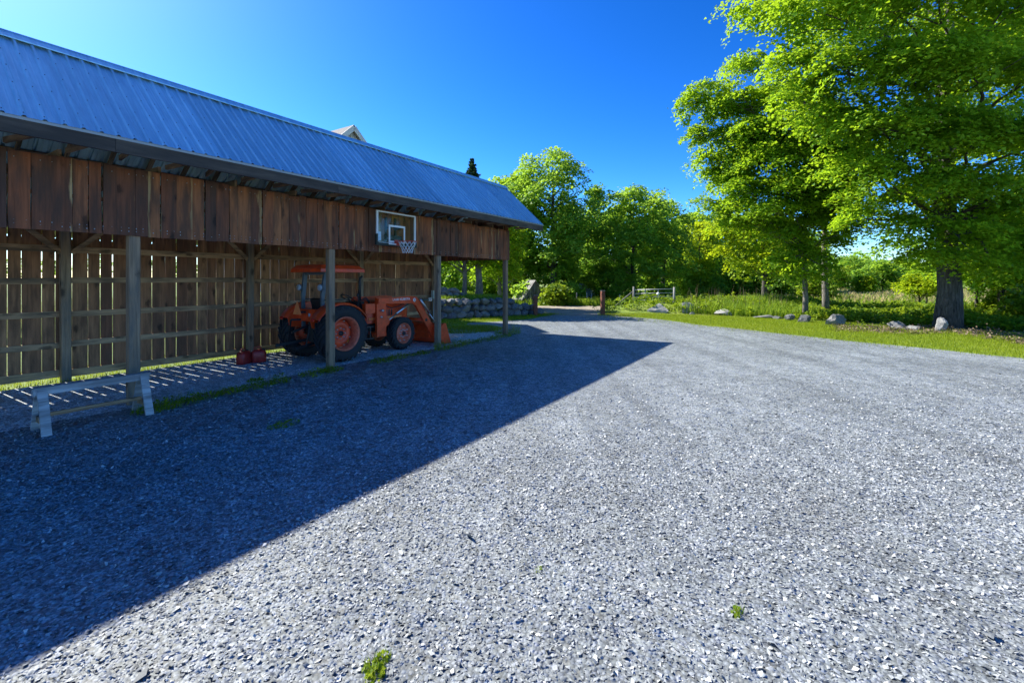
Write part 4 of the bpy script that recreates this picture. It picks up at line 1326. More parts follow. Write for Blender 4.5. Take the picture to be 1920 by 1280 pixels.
def hut(x, y, rz, w, d, eh, rh, roofm, label, wallm):
    e = empty("plank_hut", (x, y, tz(x, y)), rz, label, "hut")
    MB().prism([(-w / 2 + .02, 0), (w / 2 - .02, 0), (w / 2 - .02, eh), (0, rh - .03), (-w / 2 + .02, eh)], 0.03, d).build("frame", M['black'], e)
    n = int(w / 0.17)
    for i in range(n):
        xa = -w / 2 + i * w / n; xc = xa + w / n / 2
        zt = eh + (rh - eh) * (1 - abs(xc) / (w / 2)) - rs.uniform(0.02, 0.1)
        link("plank", board_mesh(w / n - 0.012, 0.0, zt, 0.022, wallm, rs, 0.01), e, (xc, 0, 0), (0, rs.uniform(-0.02, 0.02), 0))
    for sg in (-1, 1):
        x2 = sg * (w / 2 + 0.22); z2 = eh - 0.22 * (rh - eh) / (w / 2)
        MB().add([(0, -0.2, rh), (x2, -0.2, z2), (x2, d + .2, z2), (0, d + .2, rh), (0, -0.2, rh - .06), (x2, -0.2, z2 - .06), (x2, d + .2, z2 - .06), (0, d + .2, rh - .06)],
                 [(0, 1, 2, 3), (7, 6, 5, 4), (0, 4, 5, 1), (1, 5, 6, 2), (2, 6, 7, 3)]).build("roof", roofm, e)
    return e


hut(1.8, 36.5, 0.45, 1.9, 1.6, 0.7, 1.95, M['oldwood'], "tumbledown silvery plank hut with a steep gable at the wood's edge", M['oldwood'])
hut(5.5, 39.5, -0.5, 1.9, 2.2, 0.8, 1.65, M['galv'], "small hut with a pale tin roof hidden among the bushes", M['oldwood'])


# ------------------------------------------------------------------ foliage
def unit(v): return v / (np.linalg.norm(v, axis=-1, keepdims=True) + 1e-9)


def leaf_arrays(P, Nn, size, r):
    n = len(P)
    rv = unit(r.normal(size=(n, 3)))
    t = unit(np.cross(Nn, rv)); b = np.cross(Nn, t)
    L_a = (size * r.uniform(0.7, 1.25, n))[:, None]
    fold = Nn * L_a * r.uniform(0.02, 0.2, n)[:, None]
    V = np.empty((n, 4, 3), np.float32)
    V[:, 0] = P - t * L_a * 0.5
    V[:, 1] = P + b * L_a * 0.42 + fold - t * L_a * 0.06
    V[:, 2] = P + t * L_a * 0.5 - Nn * L_a * 0.1
    V[:, 3] = P - b * L_a * 0.42 + fold - t * L_a * 0.06
    base = (np.arange(n) * 4)[:, None]
    Fq = np.concatenate([base + np.array([[0, 1, 2]]), base + np.array([[0, 2, 3]])], 1).reshape(-1, 3)
    return V.reshape(-1, 3), Fq


def sprays(C, Dn, R, k, r, thick=0.10, droop=0.35, jit=0.32):
    m = len(C)
    ref = np.tile(np.array([[0.31, 0.2, 0.93]]), (m, 1))
    e1 = unit(np.cross(Dn, ref + 0.3 * r.normal(size=(m, 3)))); e2 = np.cross(Dn, e1)
    C_, D_, e1, e2, R_ = (np.repeat(a, k, 0) for a in (C, Dn, e1, e2, R))
    n = m * k
    rad = R_ * np.sqrt(r.uniform(0, 1, n)) * (0.8 + 0.4 * r.uniform(0, 1, n)); th = r.uniform(0, 2 * np.pi, n)
    P = C_ + e1 * (rad * np.cos(th))[:, None] + e2 * (rad * np.sin(th))[:, None]
    P += D_ * (r.normal(size=n) * thick * R_ - droop * rad * rad / R_)[:, None]
    Nn = unit(D_ + jit * r.normal(size=(n, 3)))
    return P, Nn


def crown_mesh(name, lobes, leaf, mat, seed, dens=14.0, k=50, rc=0.55, up=0.75, inner=0.35, shelf=0.6):
    r = np.random.default_rng(seed)
    Ps, Ns = [], []
    for (x, y, z, rx, ry, rz) in lobes:
        R = (rx * ry * rz) ** (1 / 3)
        m = max(4, int(dens * R * R / (rc / 0.55) ** 2))
        d = unit(r.normal(size=(m, 3)))
        fl = r.uniform(0, 1, m) < shelf
        d[fl, 2] = np.abs(d[fl, 2])
        rho = inner + (1 - inner) * r.uniform(0, 1, m) ** 0.55
        rho *= 1 + 0.16 * r.normal(size=m)
        C = np.array([x, y, z]) + d * np.array([rx, ry, rz]) * rho[:, None]
        Dn = unit(np.array([0, 0, up]) + d * 0.55 + 0.25 * r.normal(size=(m, 3)))
        Rr = rc * r.uniform(0.65, 1.3, m)
        P, Nn = sprays(C, Dn, Rr, k, r)
        Ps.append(P); Ns.append(Nn)
    P = np.concatenate(Ps); Nn = np.concatenate(Ns)
    V, Fq = leaf_arrays(P, Nn, leaf, r)
    return np_mesh(name, V, Fq, mat)


def limb(mb, a, b, r0, r1, rr, sag=0.12, n=5):
    a, b = Vector(a), Vector(b)
    pts, rad = [], []
    off = Vector((rr.uniform(-1, 1), rr.uniform(-1, 1), rr.uniform(0.2, 1))) * (b - a).length * sag
    for i in range(n + 1):
        t = i / n
        p = a.lerp(b, t) + off * math.sin(math.pi * t) + Vector((rr.uniform(-1, 1), rr.uniform(-1, 1), rr.uniform(-1, 1))) * 0.03 * (b - a).length * (0 < i < n)
        pts.append(p); rad.append(r0 + (r1 - r0) * t ** 0.8)
    mb.tube(pts, rad, 7)


def trunk_mesh(h, r0, lobes, seed, bark, lean=(0, 0), flare=1.2, nseg=9, limbs=True, twigs=2):
    rr = random.Random(seed)
    mb = MB()
    pts, rad = [], []
    n = 12
    wob = [Vector((rr.uniform(-1, 1), rr.uniform(-1, 1), 0)) * 0.25 * r0 for _ in range(nseg + 1)]
    for i in range(nseg + 1):
        t = i / nseg
        z = -0.25 + (h + 0.25) * t
        pts.append(Vector((lean[0] * t * h, lean[1] * t * h, z)) + wob[i] * (t > 0.05))
        fl = 1 + (flare - 1) * max(0, 1 - t * 5) ** 2
        rad.append(r0 * fl * (1 - 0.72 * t))
    mb.tube(pts, rad, 16 if r0 > 0.4 else 9)
    if r0 > 0.4:                                   # buttressed, furrowed bole
        for i, v in enumerate(mb.v):
            a = math.atan2(v[1], v[0]); f = 1 + 0.07 * math.sin(a * 5 + 1) * max(0.2, 1 - v[2] / 3) + 0.03 * math.sin(a * 11)
            mb.v[i] = (v[0] * f, v[1] * f, v[2])
    if limbs:
        for (x, y, z, rx, ry, rz) in lobes:
            zt = min(h * 0.97, max(h * 0.28, z - 0.45 * math.hypot(x, y) - 0.3))
            t = (zt + 0.25) / (h + 0.25)
            a = (lean[0] * t * h, lean[1] * t * h, zt)
            q = r0 * (1 - 0.72 * t)
            limb(mb, a, (x, y, z), max(0.02, q * 0.42), 0.018, rr)
            for _ in range(twigs):
                d = Vector((rr.gauss(0, 1), rr.gauss(0, 1), rr.gauss(0.2, 0.7))).normalized()
                limb(mb, (x * 0.8 + a[0] * 0.2, y * 0.8 + a[1] * 0.2, z * 0.85 + zt * 0.15), (x + d.x * rx * 0.8, y + d.y * ry * 0.8, z + d.z * rz * 0.7), 0.03, 0.008, rr, 0.1, 3)
    return mb.mesh("trunk", bark)


def tree(name, label, cat, x, y, h, r0, lobes, leaf, mat, bark, seed, group=None, lean=(0, 0), **kw):
    z = tz(x, y)
    e = empty(name, (x, y, z), 0, label, cat, group)
    tw = kw.pop('twigs', 2)
    link("trunk", trunk_mesh(h, r0, lobes, seed, bark, lean, twigs=tw), e)
    link("crown", crown_mesh("crown", lobes, leaf, mat, seed, **kw), e)
    return e


def pix_lobes(base, lst, flat=0.66, depth=1.0):
    out = []
    for px, py, y, rp in lst:
        c = A(px, py, y) - Vector(base)
        r_ = rp * y / FPX
        out.append((c.x, c.y, c.z, r_, r_ * depth, r_ * flat))
    return out


# the big maple on the right
bx_, by_ = 18.0, 18.8
base = (bx_, by_, tz(bx_, by_))
lob = [(1436, 22, 19.5, 62), (1530, 20, 17, 85), (1640, 10, 16, 95), (1760, 0, 15, 105), (1880, 20, 15, 105), (1490, 118, 18.5, 60), (1500, 190, 18.5, 60), (1590, 130, 17, 90), (1700, 130, 16, 95),
       (1820, 140, 15.5, 105), (1930, 150, 16, 105), (1560, 230, 18, 70), (1640, 240, 17, 80), (1730, 250, 16.5, 90), (1830, 260, 16, 95), (1940, 270, 16, 105), (1600, 320, 18, 60), (1670, 345, 17.5, 75), (1770, 360, 17, 80),
       (1860, 370, 17, 85), (1950, 390, 17, 85), (1620, 410, 18.5, 48), (1700, 428, 18, 58), (1800, 445, 17, 62), (1890, 450, 18, 62), (1960, 470, 18, 60), (1740, 478, 17.5, 40), (1800, 488, 17.3, 40), (1690, 462, 17.6, 40), (1860, 495, 17.5, 36), (1600, 50, 24, 95), (1750, 100, 24, 115), (1900, 100, 24, 115), (1750, 250, 23, 100),
       (1880, 280, 23, 100), (1700, 380, 22, 60), (1850, 420, 22, 70), (1600, -120, 18, 115), (1750, -150, 19, 135), (1900, -130, 19, 135), (2060, 60, 19, 150), (2080, 300, 19, 130), (2050, -150, 20, 150)]
tree("maple_tree", "huge old maple with a thick furrowed trunk at the right edge", "tree", bx_, by_, 15.5, 0.42, pix_lobes(base, lob), 0.148, M['maple'], M['bark'], 11, dens=30, k=100, rc=0.78, up=0.9, shelf=0.85)

# twin-trunked maples beside it
bx_, by_ = 15.2, 23.6
base = (bx_, by_, tz(bx_, by_))
lob = [(1398, 125, 25, 42), (1335, 188, 25, 52), (1292, 200, 25, 30), (1390, 205, 24, 62), (1450, 190, 24, 66), (1345, 262, 25, 46), (1310, 255, 25, 28), (1400, 290, 24, 66), (1470, 285, 23, 72), (1540, 290, 24, 80), (1372, 345, 25, 46), (1345, 330, 25, 32),
       (1440, 372, 23.5, 60), (1510, 385, 23, 60), (1575, 365, 24, 55), (1460, 440, 23.5, 46), (1525, 425, 23, 46), (1500, 468, 23, 30), (1555, 455, 23.4, 26), (1545, 400, 23, 46), (1600, 430, 22.5, 30), (1420, 420, 24.5, 44), (1370, 425, 25, 34), (1610, 300, 22, 60), (1580, 340, 22, 50), (1340, 395, 25, 30), (1480, 350, 22, 50), (1498, 500, 22.6, 24), (1540, 486, 22.6, 24), (1460, 490, 23, 26), (1430, 310, 22.5, 52), (1500, 325, 21.8, 52), (1560, 375, 21.8, 48), (1450, 395, 22.4, 46), (1390, 355, 23, 44), (1330, 300, 24.3, 36), (1470, 240, 22.5, 55), (1540, 250, 21.5, 55), (1516, 520, 22.4, 20), (1555, 508, 22.4, 18), (1410, 250, 23, 50), (1520, 210, 26, 60), (1318, 377, 25, 9)]
tree("maple_tree", "tall maple with a slim straight trunk, left of its pale-barked twin", "tree", bx_, by_, 11.5, 0.13, pix_lobes(base, lob), 0.15, M['maple'], M['bark2'], 12, "twin maples on the verge", dens=30, k=100, rc=0.75, up=0.9, shelf=0.8)
bx_, by_ = 17.4, 25.2
base = (bx_, by_, tz(bx_, by_))
lob = [(1560, 320, 27, 45), (1590, 270, 28, 50), (1540, 410, 26, 30), (1520, 345, 28, 45), (1570, 440, 25.5, 14)]
tree("maple_tree", "maple with sun-flecked pale bark, right of the slim dark twin", "tree", bx_, by_, 11, 0.17, pix_lobes(base, lob), 0.165, M['maple'], M['bark2'], 13, "twin maples on the verge", (-0.03, 0), dens=24, k=80, rc=0.75)
# yellow-green low maple
bx_, by_ = 17.2, 31.0
base = (bx_, by_, tz(bx_, by_))
lob = [(1350, 430, 31, 34), (1372, 470, 30, 36), (1410, 500, 29.5, 34), (1400, 440, 30, 46), (1450, 480, 29, 38), (1440, 420, 31, 48), (1378, 395, 31, 34), (1480, 450, 30, 40), (1460, 512, 28.5, 24), (1495, 500, 29, 26)]
tree("maple_tree", "low yellow-green maple with sweeping branches behind the tall grass", "tree", bx_, by_, 5.2, 0.2, pix_lobes(base, lob), 0.19, M['yellowleaf'], M['bark'], 14, dens=22, k=60, rc=0.75, up=1.0)


def auto_lobes(h, w, cb, seed, n=16, point=0.5):
    n = int(n * 1.5)
    """Lobes filling a crown from height cb to h with greatest width w."""
    rr = random.Random(seed)
    out = []
    for i in range(n):
        t = (i + rr.random()) / n
        z = cb + (h - cb) * t
        q = (t - 0.40) / 0.63
        prof = math.sqrt(max(0.02, 1 - q * q)) if point < 0.6 else max(0.15, 1 - t * 0.8)
        R = w / 2 * max(0.25, prof)
        a = i * 2.4 + rr.uniform(-0.5, 0.5)
        rad = R * rr.uniform(0.35, 0.75)
        rl = max(0.5, R * rr.uniform(0.36, 0.56))
        out.append((math.cos(a) * rad, math.sin(a) * rad, z, rl, rl, rl * 0.85))
    out.append((0, 0, h - w * 0.12, w * 0.17, w * 0.17, w * 0.17))
    return out


# woods beyond the lane
W = [  # px, y, top px, width m, crown base m, leaf, mat, label, trunk r, point
    (1038, 41, 291, 9.2, 2.4, 0.25, 'woodleaf', "tall rounded maple rising right behind the end of the shed", 0.32, 0.4),
    (968, 43, 330, 8.0, 2.5, 0.26, 'maple', "broad maple peeking over the shed's far roof corner", 0.28, 0.4),
    (1187, 41, 357, 8.4, 2.6, 0.25, 'woodleaf', "wide round-headed maple with a dark bare stem behind the gate", 0.26, 0.3),
    (1116, 55, 350, 4.4, 4.0, 0.30, 'woodleaf', "narrow pointed tree standing between the two round maples", 0.2, 0.8),
    (1244, 44, 384, 6.0, 2.0, 0.26, 'woodleaf', "dark maple on the right shoulder of the wide round-headed one", 0.24, 0.4),
    (1292, 52, 404, 7.0, 1.0, 0.30, 'woodleaf', "dark woodland tree in the dip of the skyline", 0.24, 0.4),
    (1345, 55, 398, 8.0, 1.0, 0.30, 'woodleaf', "dark woodland tree behind the yellow-green maple", 0.26, 0.4),
    (1312, 46, 418, 4.2, 1.6, 0.26, 'yellowleaf', "slender yellowish tree lit against the dark wood", 0.16, 0.5),
    (1415, 58, 400, 9.0, 0.6, 0.32, 'woodleaf', "deep green woodland tree seen between the maple crowns", 0.26, 0.4),
    (1480, 62, 420, 9.0, 0.6, 0.34, 'woodleaf', "last woodland tree before the open field", 0.26, 0.4),
    (1070, 60, 400, 9.0, 1.0, 0.34, 'woodleaf', "back-row woodland tree above the plank hut", 0.26, 0.4),
    (1150, 62, 400, 9.5, 1.0, 0.34, 'woodleaf', "back-row woodland tree behind the narrow pointed one", 0.26, 0.4),
    (1225, 66, 410, 10., 1.0, 0.34, 'woodleaf', "back-row woodland tree above the tube gate", 0.26, 0.4),
    (900, 62, 400, 10., 1.0, 0.34, 'woodleaf', "back-row woodland tree behind the stone wall", 0.26, 0.4),
    (830, 64, 400, 11., 1.0, 0.34, 'woodleaf', "back-row woodland tree hidden behind the shed's far bays", 0.26, 0.4),
]
for i, (px, y, tp, w, cb, lf, mt_, lab, tr_, pt) in enumerate(W):
    x = (px - 960) * y / FPX
    z0 = tz(x, y)
    h = EYE + (523 - tp) * y / FPX - z0
    tree("woodland_tree", lab, "tree", x, y, h * 0.8, tr_, auto_lobes(h, w, cb, 40 + i, 17, pt), lf, M[mt_], M['bark'], 60 + i, "trees beyond the lane", dens=17.0, k=50, rc=1.0, up=0.9, shelf=0.75, twigs=0)

# near terrace maples seen through the open bay
for i, (px, py, z0, h, w, cb, mt_, lab, r0) in enumerate(((897, 552, 1.1, 6.3, 5.6, 2.1, 'yellowleaf', "grey-trunked maple on the terrace seen through the open end bay", 0.24), (871, 548, 1.35, 5.6, 5.2, 1.9, 'maple', "slim maple on the terrace left of the grey-trunked one", 0.16),
                                                            (936, 556, 0.85, 6.4, 5.0, 2.0, 'maple', "maple on the terrace half hidden by the shed's corner post", 0.18), (815, 545, 1.5, 5.5, 5.4, 1.9, 'yellowleaf', "terrace maple hanging its branches behind the tractor's bucket", 0.18))):
    y = FPX * (EYE - z0) / (py - 523.0)
    y = max(26.5, min(31, y)) + i * 0.4
    x = (px - 960) * y / FPX
    tree("terrace_maple", lab, "tree", x, y, h * 0.8, r0, auto_lobes(h, w, cb, 90 + i, 15, 0.4), 0.19, M[mt_], M['bark2'], 95 + i, "maples on the stone terrace", dens=16, k=42, rc=0.65, up=1.0, twigs=1)

# spruce above the shed roof
def spruce(x, y, h, seed, label):
    r = np.random.default_rng(seed)
    Ps, Ns = [], []
    mb = MB(); mb.tube([(0, 0, -0.2), (0, 0, h * 0.5), (0, 0, h)], [0.28, 0.16, 0.02], 8)
    z = h * 0.15
    while z < h - 0.15:
        R = (h - z) * 0.36 * r.uniform(0.85, 1.15) + 0.12
        m = 9 if R > 0.5 else 5
        a0 = r.uniform(0, 6)
        for k in range(m):
            a = a0 + 2 * np.pi * k / m + r.uniform(-0.25, 0.25)
            Rk = R * r.uniform(0.7, 1.12)
            nn = int(44 * Rk) + 10
            t = r.uniform(0.08, 1, nn)
            d = np.array([np.cos(a), np.sin(a), 0]); sd = np.array([-np.sin(a), np.cos(a), 0])
            P = d * (t * Rk)[:, None] + sd * (r.normal(size=nn) * 0.16 * (1.1 - t) * Rk)[:, None]
            P[:, 2] = z - 0.32 * Rk * t + 0.22 * Rk * t ** 3 + r.normal(size=nn) * 0.05
            Ps.append(P); Ns.append(unit(np.array([0, 0, 1]) + 0.5 * r.normal(size=(nn, 3))))
        z += 0.30 + 0.02 * (h - z)
    e = empty("spruce_tree", (x, y, tz(x, y)), 0, label, "tree")
    link("trunk", mb.mesh("trunk", M['bark']), e)
    V, Fq = leaf_arrays(np.concatenate(Ps), np.concatenate(Ns), 0.30, r)
    link("crown", np_mesh("crown", V, Fq, M['needle']), e)


spruce((885 - 960) * 52 / FPX, 52, EYE + (523 - 295) * 52 / FPX - tz((885 - 960) * 52 / FPX, 52), 3, "dark pointed spruce whose tip shows above the shed roof")

# field trees and shrubs on the right
FT = [(1590, 78, 484, 8.5, 0.4, 'woodleaf', "round grey-green field tree framed between the maples", 0.2), (1556, 70, 505, 6.0, 0.2, 'fern', "pale green field shrub beside the pale-barked trunk", 0.12), (1655, 60, 492, 6.0, 1.2, 'woodleaf', "small dark field tree with a visible stem left of the big maple", 0.16),
      (1622, 56, 520, 2.6, 0.2, 'yellowleaf', "little bright sapling in front of the round field tree", 0.06), (1695, 90, 490, 9.0, 0.5, 'maple', "distant field tree just left of the big trunk", 0.2), (1724, 31, 520, 2.6, 1.0, 'yellowleaf', "thin sapling with a bare stem left of the big trunk", 0.075),
      (1737, 32, 500, 2.8, 1.2, 'maple', "second thin sapling touching the big trunk's left side", 0.07), (1832, 27, 430, 4.5, 1.6, 'maple', "slender tree with a bare stem just right of the big trunk", 0.10), (1877, 25, 380, 5.0, 1.3, 'maple', "leafy dark tree farther right of the big trunk", 0.16),
      (1925, 26, 330, 6.0, 0.8, 'maple', "dense tree cut by the right edge", 0.16), (1800, 100, 505, 9.0, 0.3, 'woodleaf', "hazy round tree at the far side of the field", 0.2), (1870, 95, 500, 9.0, 0.3, 'woodleaf', "far field tree behind the leafy dark one", 0.2), (2010, 22, 330, 6.0, 1.0, 'maple', "maple standing just beyond the right edge", 0.2)]
for i, (px, y, tp, w, cb, mt_, lab, r0) in enumerate(FT):
    x = (px - 960) * y / FPX
    h = EYE + (523 - tp) * y / FPX - tz(x, y)
    tree("field_tree", lab, "tree", x, y, h * 0.8, r0, auto_lobes(h, w, cb, 140 + i, 12, 0.4), 0.17 if y < 40 else 0.32, M[mt_], M['bark'], 150 + i, "trees around the field", dens=15 if y < 40 else 13, k=38, rc=0.55 if y < 40 else 0.9, up=0.9, twigs=0)

# understory bushes closing the foot of the wood
BU = [(1010, 45, 470, 5.5, 'woodleaf', "dark bush wrapping the tumbledown hut"), (1044, 35, 540, 2.6, 'fern', "bright leafy bush right of the tumbledown hut"), (1062, 44, 500, 4.5, 'woodleaf', "dark bush between the two huts"), (1130, 40, 500, 4.0, 'fern', "pale green bush behind the lone rust-red post"),
      (1160, 39.5, 508, 3.6, 'woodleaf', "leafy bush left of the bare dark stem"), (1225, 42, 505, 4.2, 'woodleaf', "leafy bush above the tube gate"), (1265, 46, 490, 5.0, 'woodleaf', "dark bush at the gate's right end"), (1315, 47, 480, 6.0, 'woodleaf', "dark bush at the foot of the yellowish tree"), (1370, 48, 490, 6.0, 'woodleaf', "dark bush behind the tall grass bank"),
      (1430, 47, 490, 6.0, 'woodleaf', "dark bush behind the low yellow-green maple"), (1490, 46, 500, 5.5, 'woodleaf', "dark bush left of the twin trunks"), (1530, 40, 520, 3.4, 'fern', "bright shrub behind the twin trunks"), (950, 44, 480, 6.0, 'woodleaf', "dark bush behind the shed's corner post"), (880, 42, 490, 6.5, 'woodleaf', "dark bush behind the terrace maples"),
      (820, 42, 480, 6.5, 'woodleaf', "dark bush behind the tractor's bucket"), (1895, 26, 562, 2.4, 'fern', "leafy shrub under the trees near the right edge"), (1940, 21, 560, 2.4, 'fern', "leafy shrub cut by the right edge"), (1100, 48, 490, 5.0, 'woodleaf', "dark bush behind the leaning fence stake"), (1070, 37.5, 538, 2.0, 'woodleaf', "low dark bush in front of the tin-roofed hut"), (985, 37.5, 535, 2.2, 'woodleaf', "low bush crowding the left side of the tumbledown hut")]
for i, (px, y, tp, w, mt_, lab) in enumerate(BU):
    x = (px - 960) * y / FPX
    h = max(0.8, EYE + (523 - tp) * y / FPX - tz(x, y))
    lo = auto_lobes(h, w, 0.15, 240 + i, 8, 0.3)
    e = empty("bush", (x, y, tz(x, y)), 0, lab, "bush", "bushes along the edge of the wood")
    link("stem", trunk_mesh(h * 0.6, 0.06, lo, 260 + i, M['bark'], twigs=0), e)
    link("foliage", crown_mesh("foliage", lo, 0.24, M[mt_], 250 + i, dens=13, k=38, rc=0.7, up=0.7), e)

# far treeline closing the horizon
r = np.random.default_rng(99)
lob = []
for x in np.arange(-190, 260, 4.5):
    y = 150 + r.uniform(-12, 14) + 0.1 * abs(x)
    hh = r.uniform(6, 10)
    lob.append((x, y, tz(x, y) + hh * 0.5, 4.2, 4.2, hh * 0.55))
tl = link("treeline", crown_mesh("treeline", lob, 0.9, M['woodleaf'], 5, dens=5, k=30, rc=2.0, up=0.6, inner=0.5))
tag(tl, kind="stuff")


# ------------------------------------------------------------------ grass, ferns, weeds
def inside(poly, X, Y):
    ins = np.zeros(len(X), bool)
    n = len(poly)
    for i in range(n):
        x1, y1 = poly[i]; x2, y2 = poly[(i + 1) % n]
        c = ((y1 > Y) != (y2 > Y)) & (X < (x2 - x1) * (Y - y1) / (y2 - y1 + 1e-12) + x1)
        ins ^= c
    return ins


def blades(name, poly, dens, h, w, mat, seed, lean=0.45, excl=None, zoff=0.0, seg2=False, jitter=0.0, edge_noise=None):
    r = np.random.default_rng(seed)
    P = np.array(poly)
    x0, y0 = P.min(0); x1, y1 = P.max(0)
    n = int(dens * (x1 - x0) * (y1 - y0))
    X = r.uniform(x0, x1, n); Y = r.uniform(y0, y1, n)
    k = inside(poly, X, Y)
    if excl is not None: k &= ~inside(excl, X + r.normal(size=n) * 0.08, Y + r.normal(size=n) * 0.08)
    X, Y = X[k], Y[k]; n = len(X)
    if edge_noise: X = X + r.normal(size=n) * edge_noise; Y = Y + r.normal(size=n) * edge_noise
    pn = 0.6 + 0.4 * np.sin(X * 1.7 + 2 * np.sin(Y * 1.3)) * np.sin(Y * 2.1 + X * 0.6)
    hh = h * r.uniform(0.45, 1.25, n) * (0.72 + 0.45 * pn)
    Z = terrain(X, Y) + zoff
    th = r.uniform(0, 2 * np.pi, n); ph = r.uniform(0, 2 * np.pi, n)
    lx, ly = np.cos(th) * lean * hh * r.uniform(0.1, 1, n), np.sin(th) * lean * hh * r.uniform(0.1, 1, n)
    wx, wy = np.cos(ph) * w / 2, np.sin(ph) * w / 2
    if not seg2:
        V = np.stack([np.stack([X - wx, Y - wy, Z], -1), np.stack([X + wx, Y + wy, Z], -1), np.stack([X + lx, Y + ly, Z + hh], -1)], 1)
        Fq = np.arange(n * 3).reshape(-1, 3)
    else:
        V = np.stack([np.stack([X - wx, Y - wy, Z], -1), np.stack([X + wx, Y + wy, Z], -1), np.stack([X + wx * .8 + lx * .4, Y + wy * .8 + ly * .4, Z + hh * .65], -1),
                      np.stack([X - wx * .8 + lx * .4, Y - wy * .8 + ly * .4, Z + hh * .65], -1), np.stack([X + lx * 1.3, Y + ly * 1.3, Z + hh], -1)], 1)
        b = (np.arange(n) * 5)[:, None]
        Fq = np.concatenate([b + np.array([[0, 1, 2]]), b + np.array([[0, 2, 3]]), b + np.array([[3, 2, 4]])], 1).reshape(-1, 3)
    return tag(link(name, np_mesh(name, V, Fq, mat)), kind="stuff")


road_p = [tuple(q[:2]) for q in road]
verge = [tuple(q[:2]) for q in (G(1120, 588), G(1126, 596), G(1300, 612), G(1600, 645), G(1930, 677), (18.5, 7), (24, 0), (26, 3), (21.5, 12), (18.6, 16.5), (16.2, 20.2), (13.5, 22.8), (11.0, 25.2), (8.5, 26.3), (5.4, 26.6))]
blades("mown_grass", verge, 620, 0.085, 0.014, M['turf'], 1, excl=drive_poly)
blades("stray_grass", verge, 90, 0.07, 0.012, M['turf'], 21, edge_noise=0.3)
lawn = [tuple(q[:2]) for q in (S(15.2, 12.6), G(825, 613), G(930, 607), G(1004, 600), G(1062, 590), G(1010, 586), (0.6, 25.2), (-3.6, 22.7), (-9, 19.8), S(15.5, 17))]
blades("wall_grass", lawn, 420, 0.09, 0.015, M['turf'], 2, excl=drive_poly)
patch = [tuple(S(s_, p_)[:2]) for s_, p_ in ((13.3, 11.9), (13.0, 11.0), (13.6, 10.3), (14.6, 10.0), (15.8, 10.5), (16.2, 11.6), (15.8, 12.6), (14.5, 12.6))]
blades("shaded_grass", wavy(patch, 0.3, 0.12), 900, 0.08, 0.014, M['turf'], 3)
backlawn = [tuple(S(s_, p_)[:2]) for s_, p_ in ((-9, 12.32), (13.5, 12.32), (13.5, 15.2), (-9, 15.2))]
blades("lawn_behind_shed", backlawn, 300, 0.07, 0.016, M['turf'], 4)
terr = [tuple((WA + WD * t + WN * d)) for t, d in ((-7, 0.35), (3.4, 0.3), (6.0, 0.5), (6.0, 3.5), (3.5, 6), (-7, 6))]
blades("terrace_grass", terr, 170, 0.16, 0.02, M['tallgrass'], 5, seg2=True)
bank = [(5.3, 27.2), (8.8, 26.6), (11.4, 25.6), (14.0, 23.2), (16.6, 24.5), (19, 29), (14, 34), (9.5, 32), (6.2, 35.4), (4.0, 36.5), (4.5, 35), (8.8, 31.3), (8.0, 29.2), (5.2, 29)]
blades("tall_grass", bank, 170, 0.62, 0.028, M['tallgrass'], 6, lean=0.5, seg2=True, excl=road_p)
wedge = [(-6, 34.5), (4, 35), (11, 34.2), (16, 36), (16, 42), (-10, 42)]
blades("rough_grass", wedge, 60, 0.5, 0.035, M['tallgrass'], 7, lean=0.6, seg2=True)
seed_heads = blades("seed_grass", [(10, 27), (14.5, 24.5), (18, 29), (13, 32)], 4, 1.15, 0.02, M['litter'], 8, lean=0.15, seg2=True)


def ground_cover(name, poly, n, h, leaf, mat, seed, rc=0.22, k=16):
    r = np.random.default_rng(seed)
    P = np.array(poly); x0, y0 = P.min(0); x1, y1 = P.max(0)
    X = r.uniform(x0, x1, n * 3); Y = r.uniform(y0, y1, n * 3)
    kk = inside(poly, X, Y); X, Y = X[kk][:n], Y[kk][:n]
    pn = 0.55 + 0.45 * np.sin(X * 1.1 + 1.7 * np.sin(Y * 0.9)) * np.sin(Y * 1.4)
    Z = terrain(X, Y) + h * (0.25 + 0.75 * r.uniform(0, 1, len(X))) * (0.35 + pn)
    C = np.stack([X, Y, Z], -1)
    Dn = unit(np.array([0, 0, 1.0]) + 0.45 * r.normal(size=C.shape))
    Pp, Nn = sprays(C, Dn, rc * r.uniform(0.6, 1.4, len(C)), k, r)
    V, Fq = leaf_arrays(Pp, Nn, leaf, r)
    return tag(link(name, np_mesh(name, V, Fq, mat)), kind="stuff")


fern_zone = [(14.2, 23.0), (16.4, 20.4), (17.2, 19.6), (19.2, 17.8), (22.5, 15.2), (27, 12), (36, 22), (30, 30), (22, 32), (17.5, 29.5)]
ground_cover("undergrowth", fern_zone, 4200, 0.42, 0.14, M['fern'], 31, rc=0.3)
blades("field_grass", [(17, 28), (40, 24), (70, 50), (60, 80), (26, 80)], 7, 0.5, 0.09, M['tallgrass'], 33, lean=0.5, seg2=True)
blades("dry_meadow", [(20, 36), (52, 33), (80, 55), (70, 75), (30, 75)], 9, 0.55, 0.10, M['drygrass'], 35, lean=0.5, seg2=True)
ground_cover("weed_bank", bank, 700, 0.5, 0.12, M['fern'], 32, rc=0.24)
leaf_lit = [tuple(q[:2]) for q in (G(1560, 622), G(1700, 628), G(1790, 626), G(1925, 650), G(1925, 628), G(1800, 614), G(1560, 612))]
ground_cover("leaf_litter", leaf_lit, 900, 0.03, 0.07, M['litter'], 34, rc=0.2, k=10)


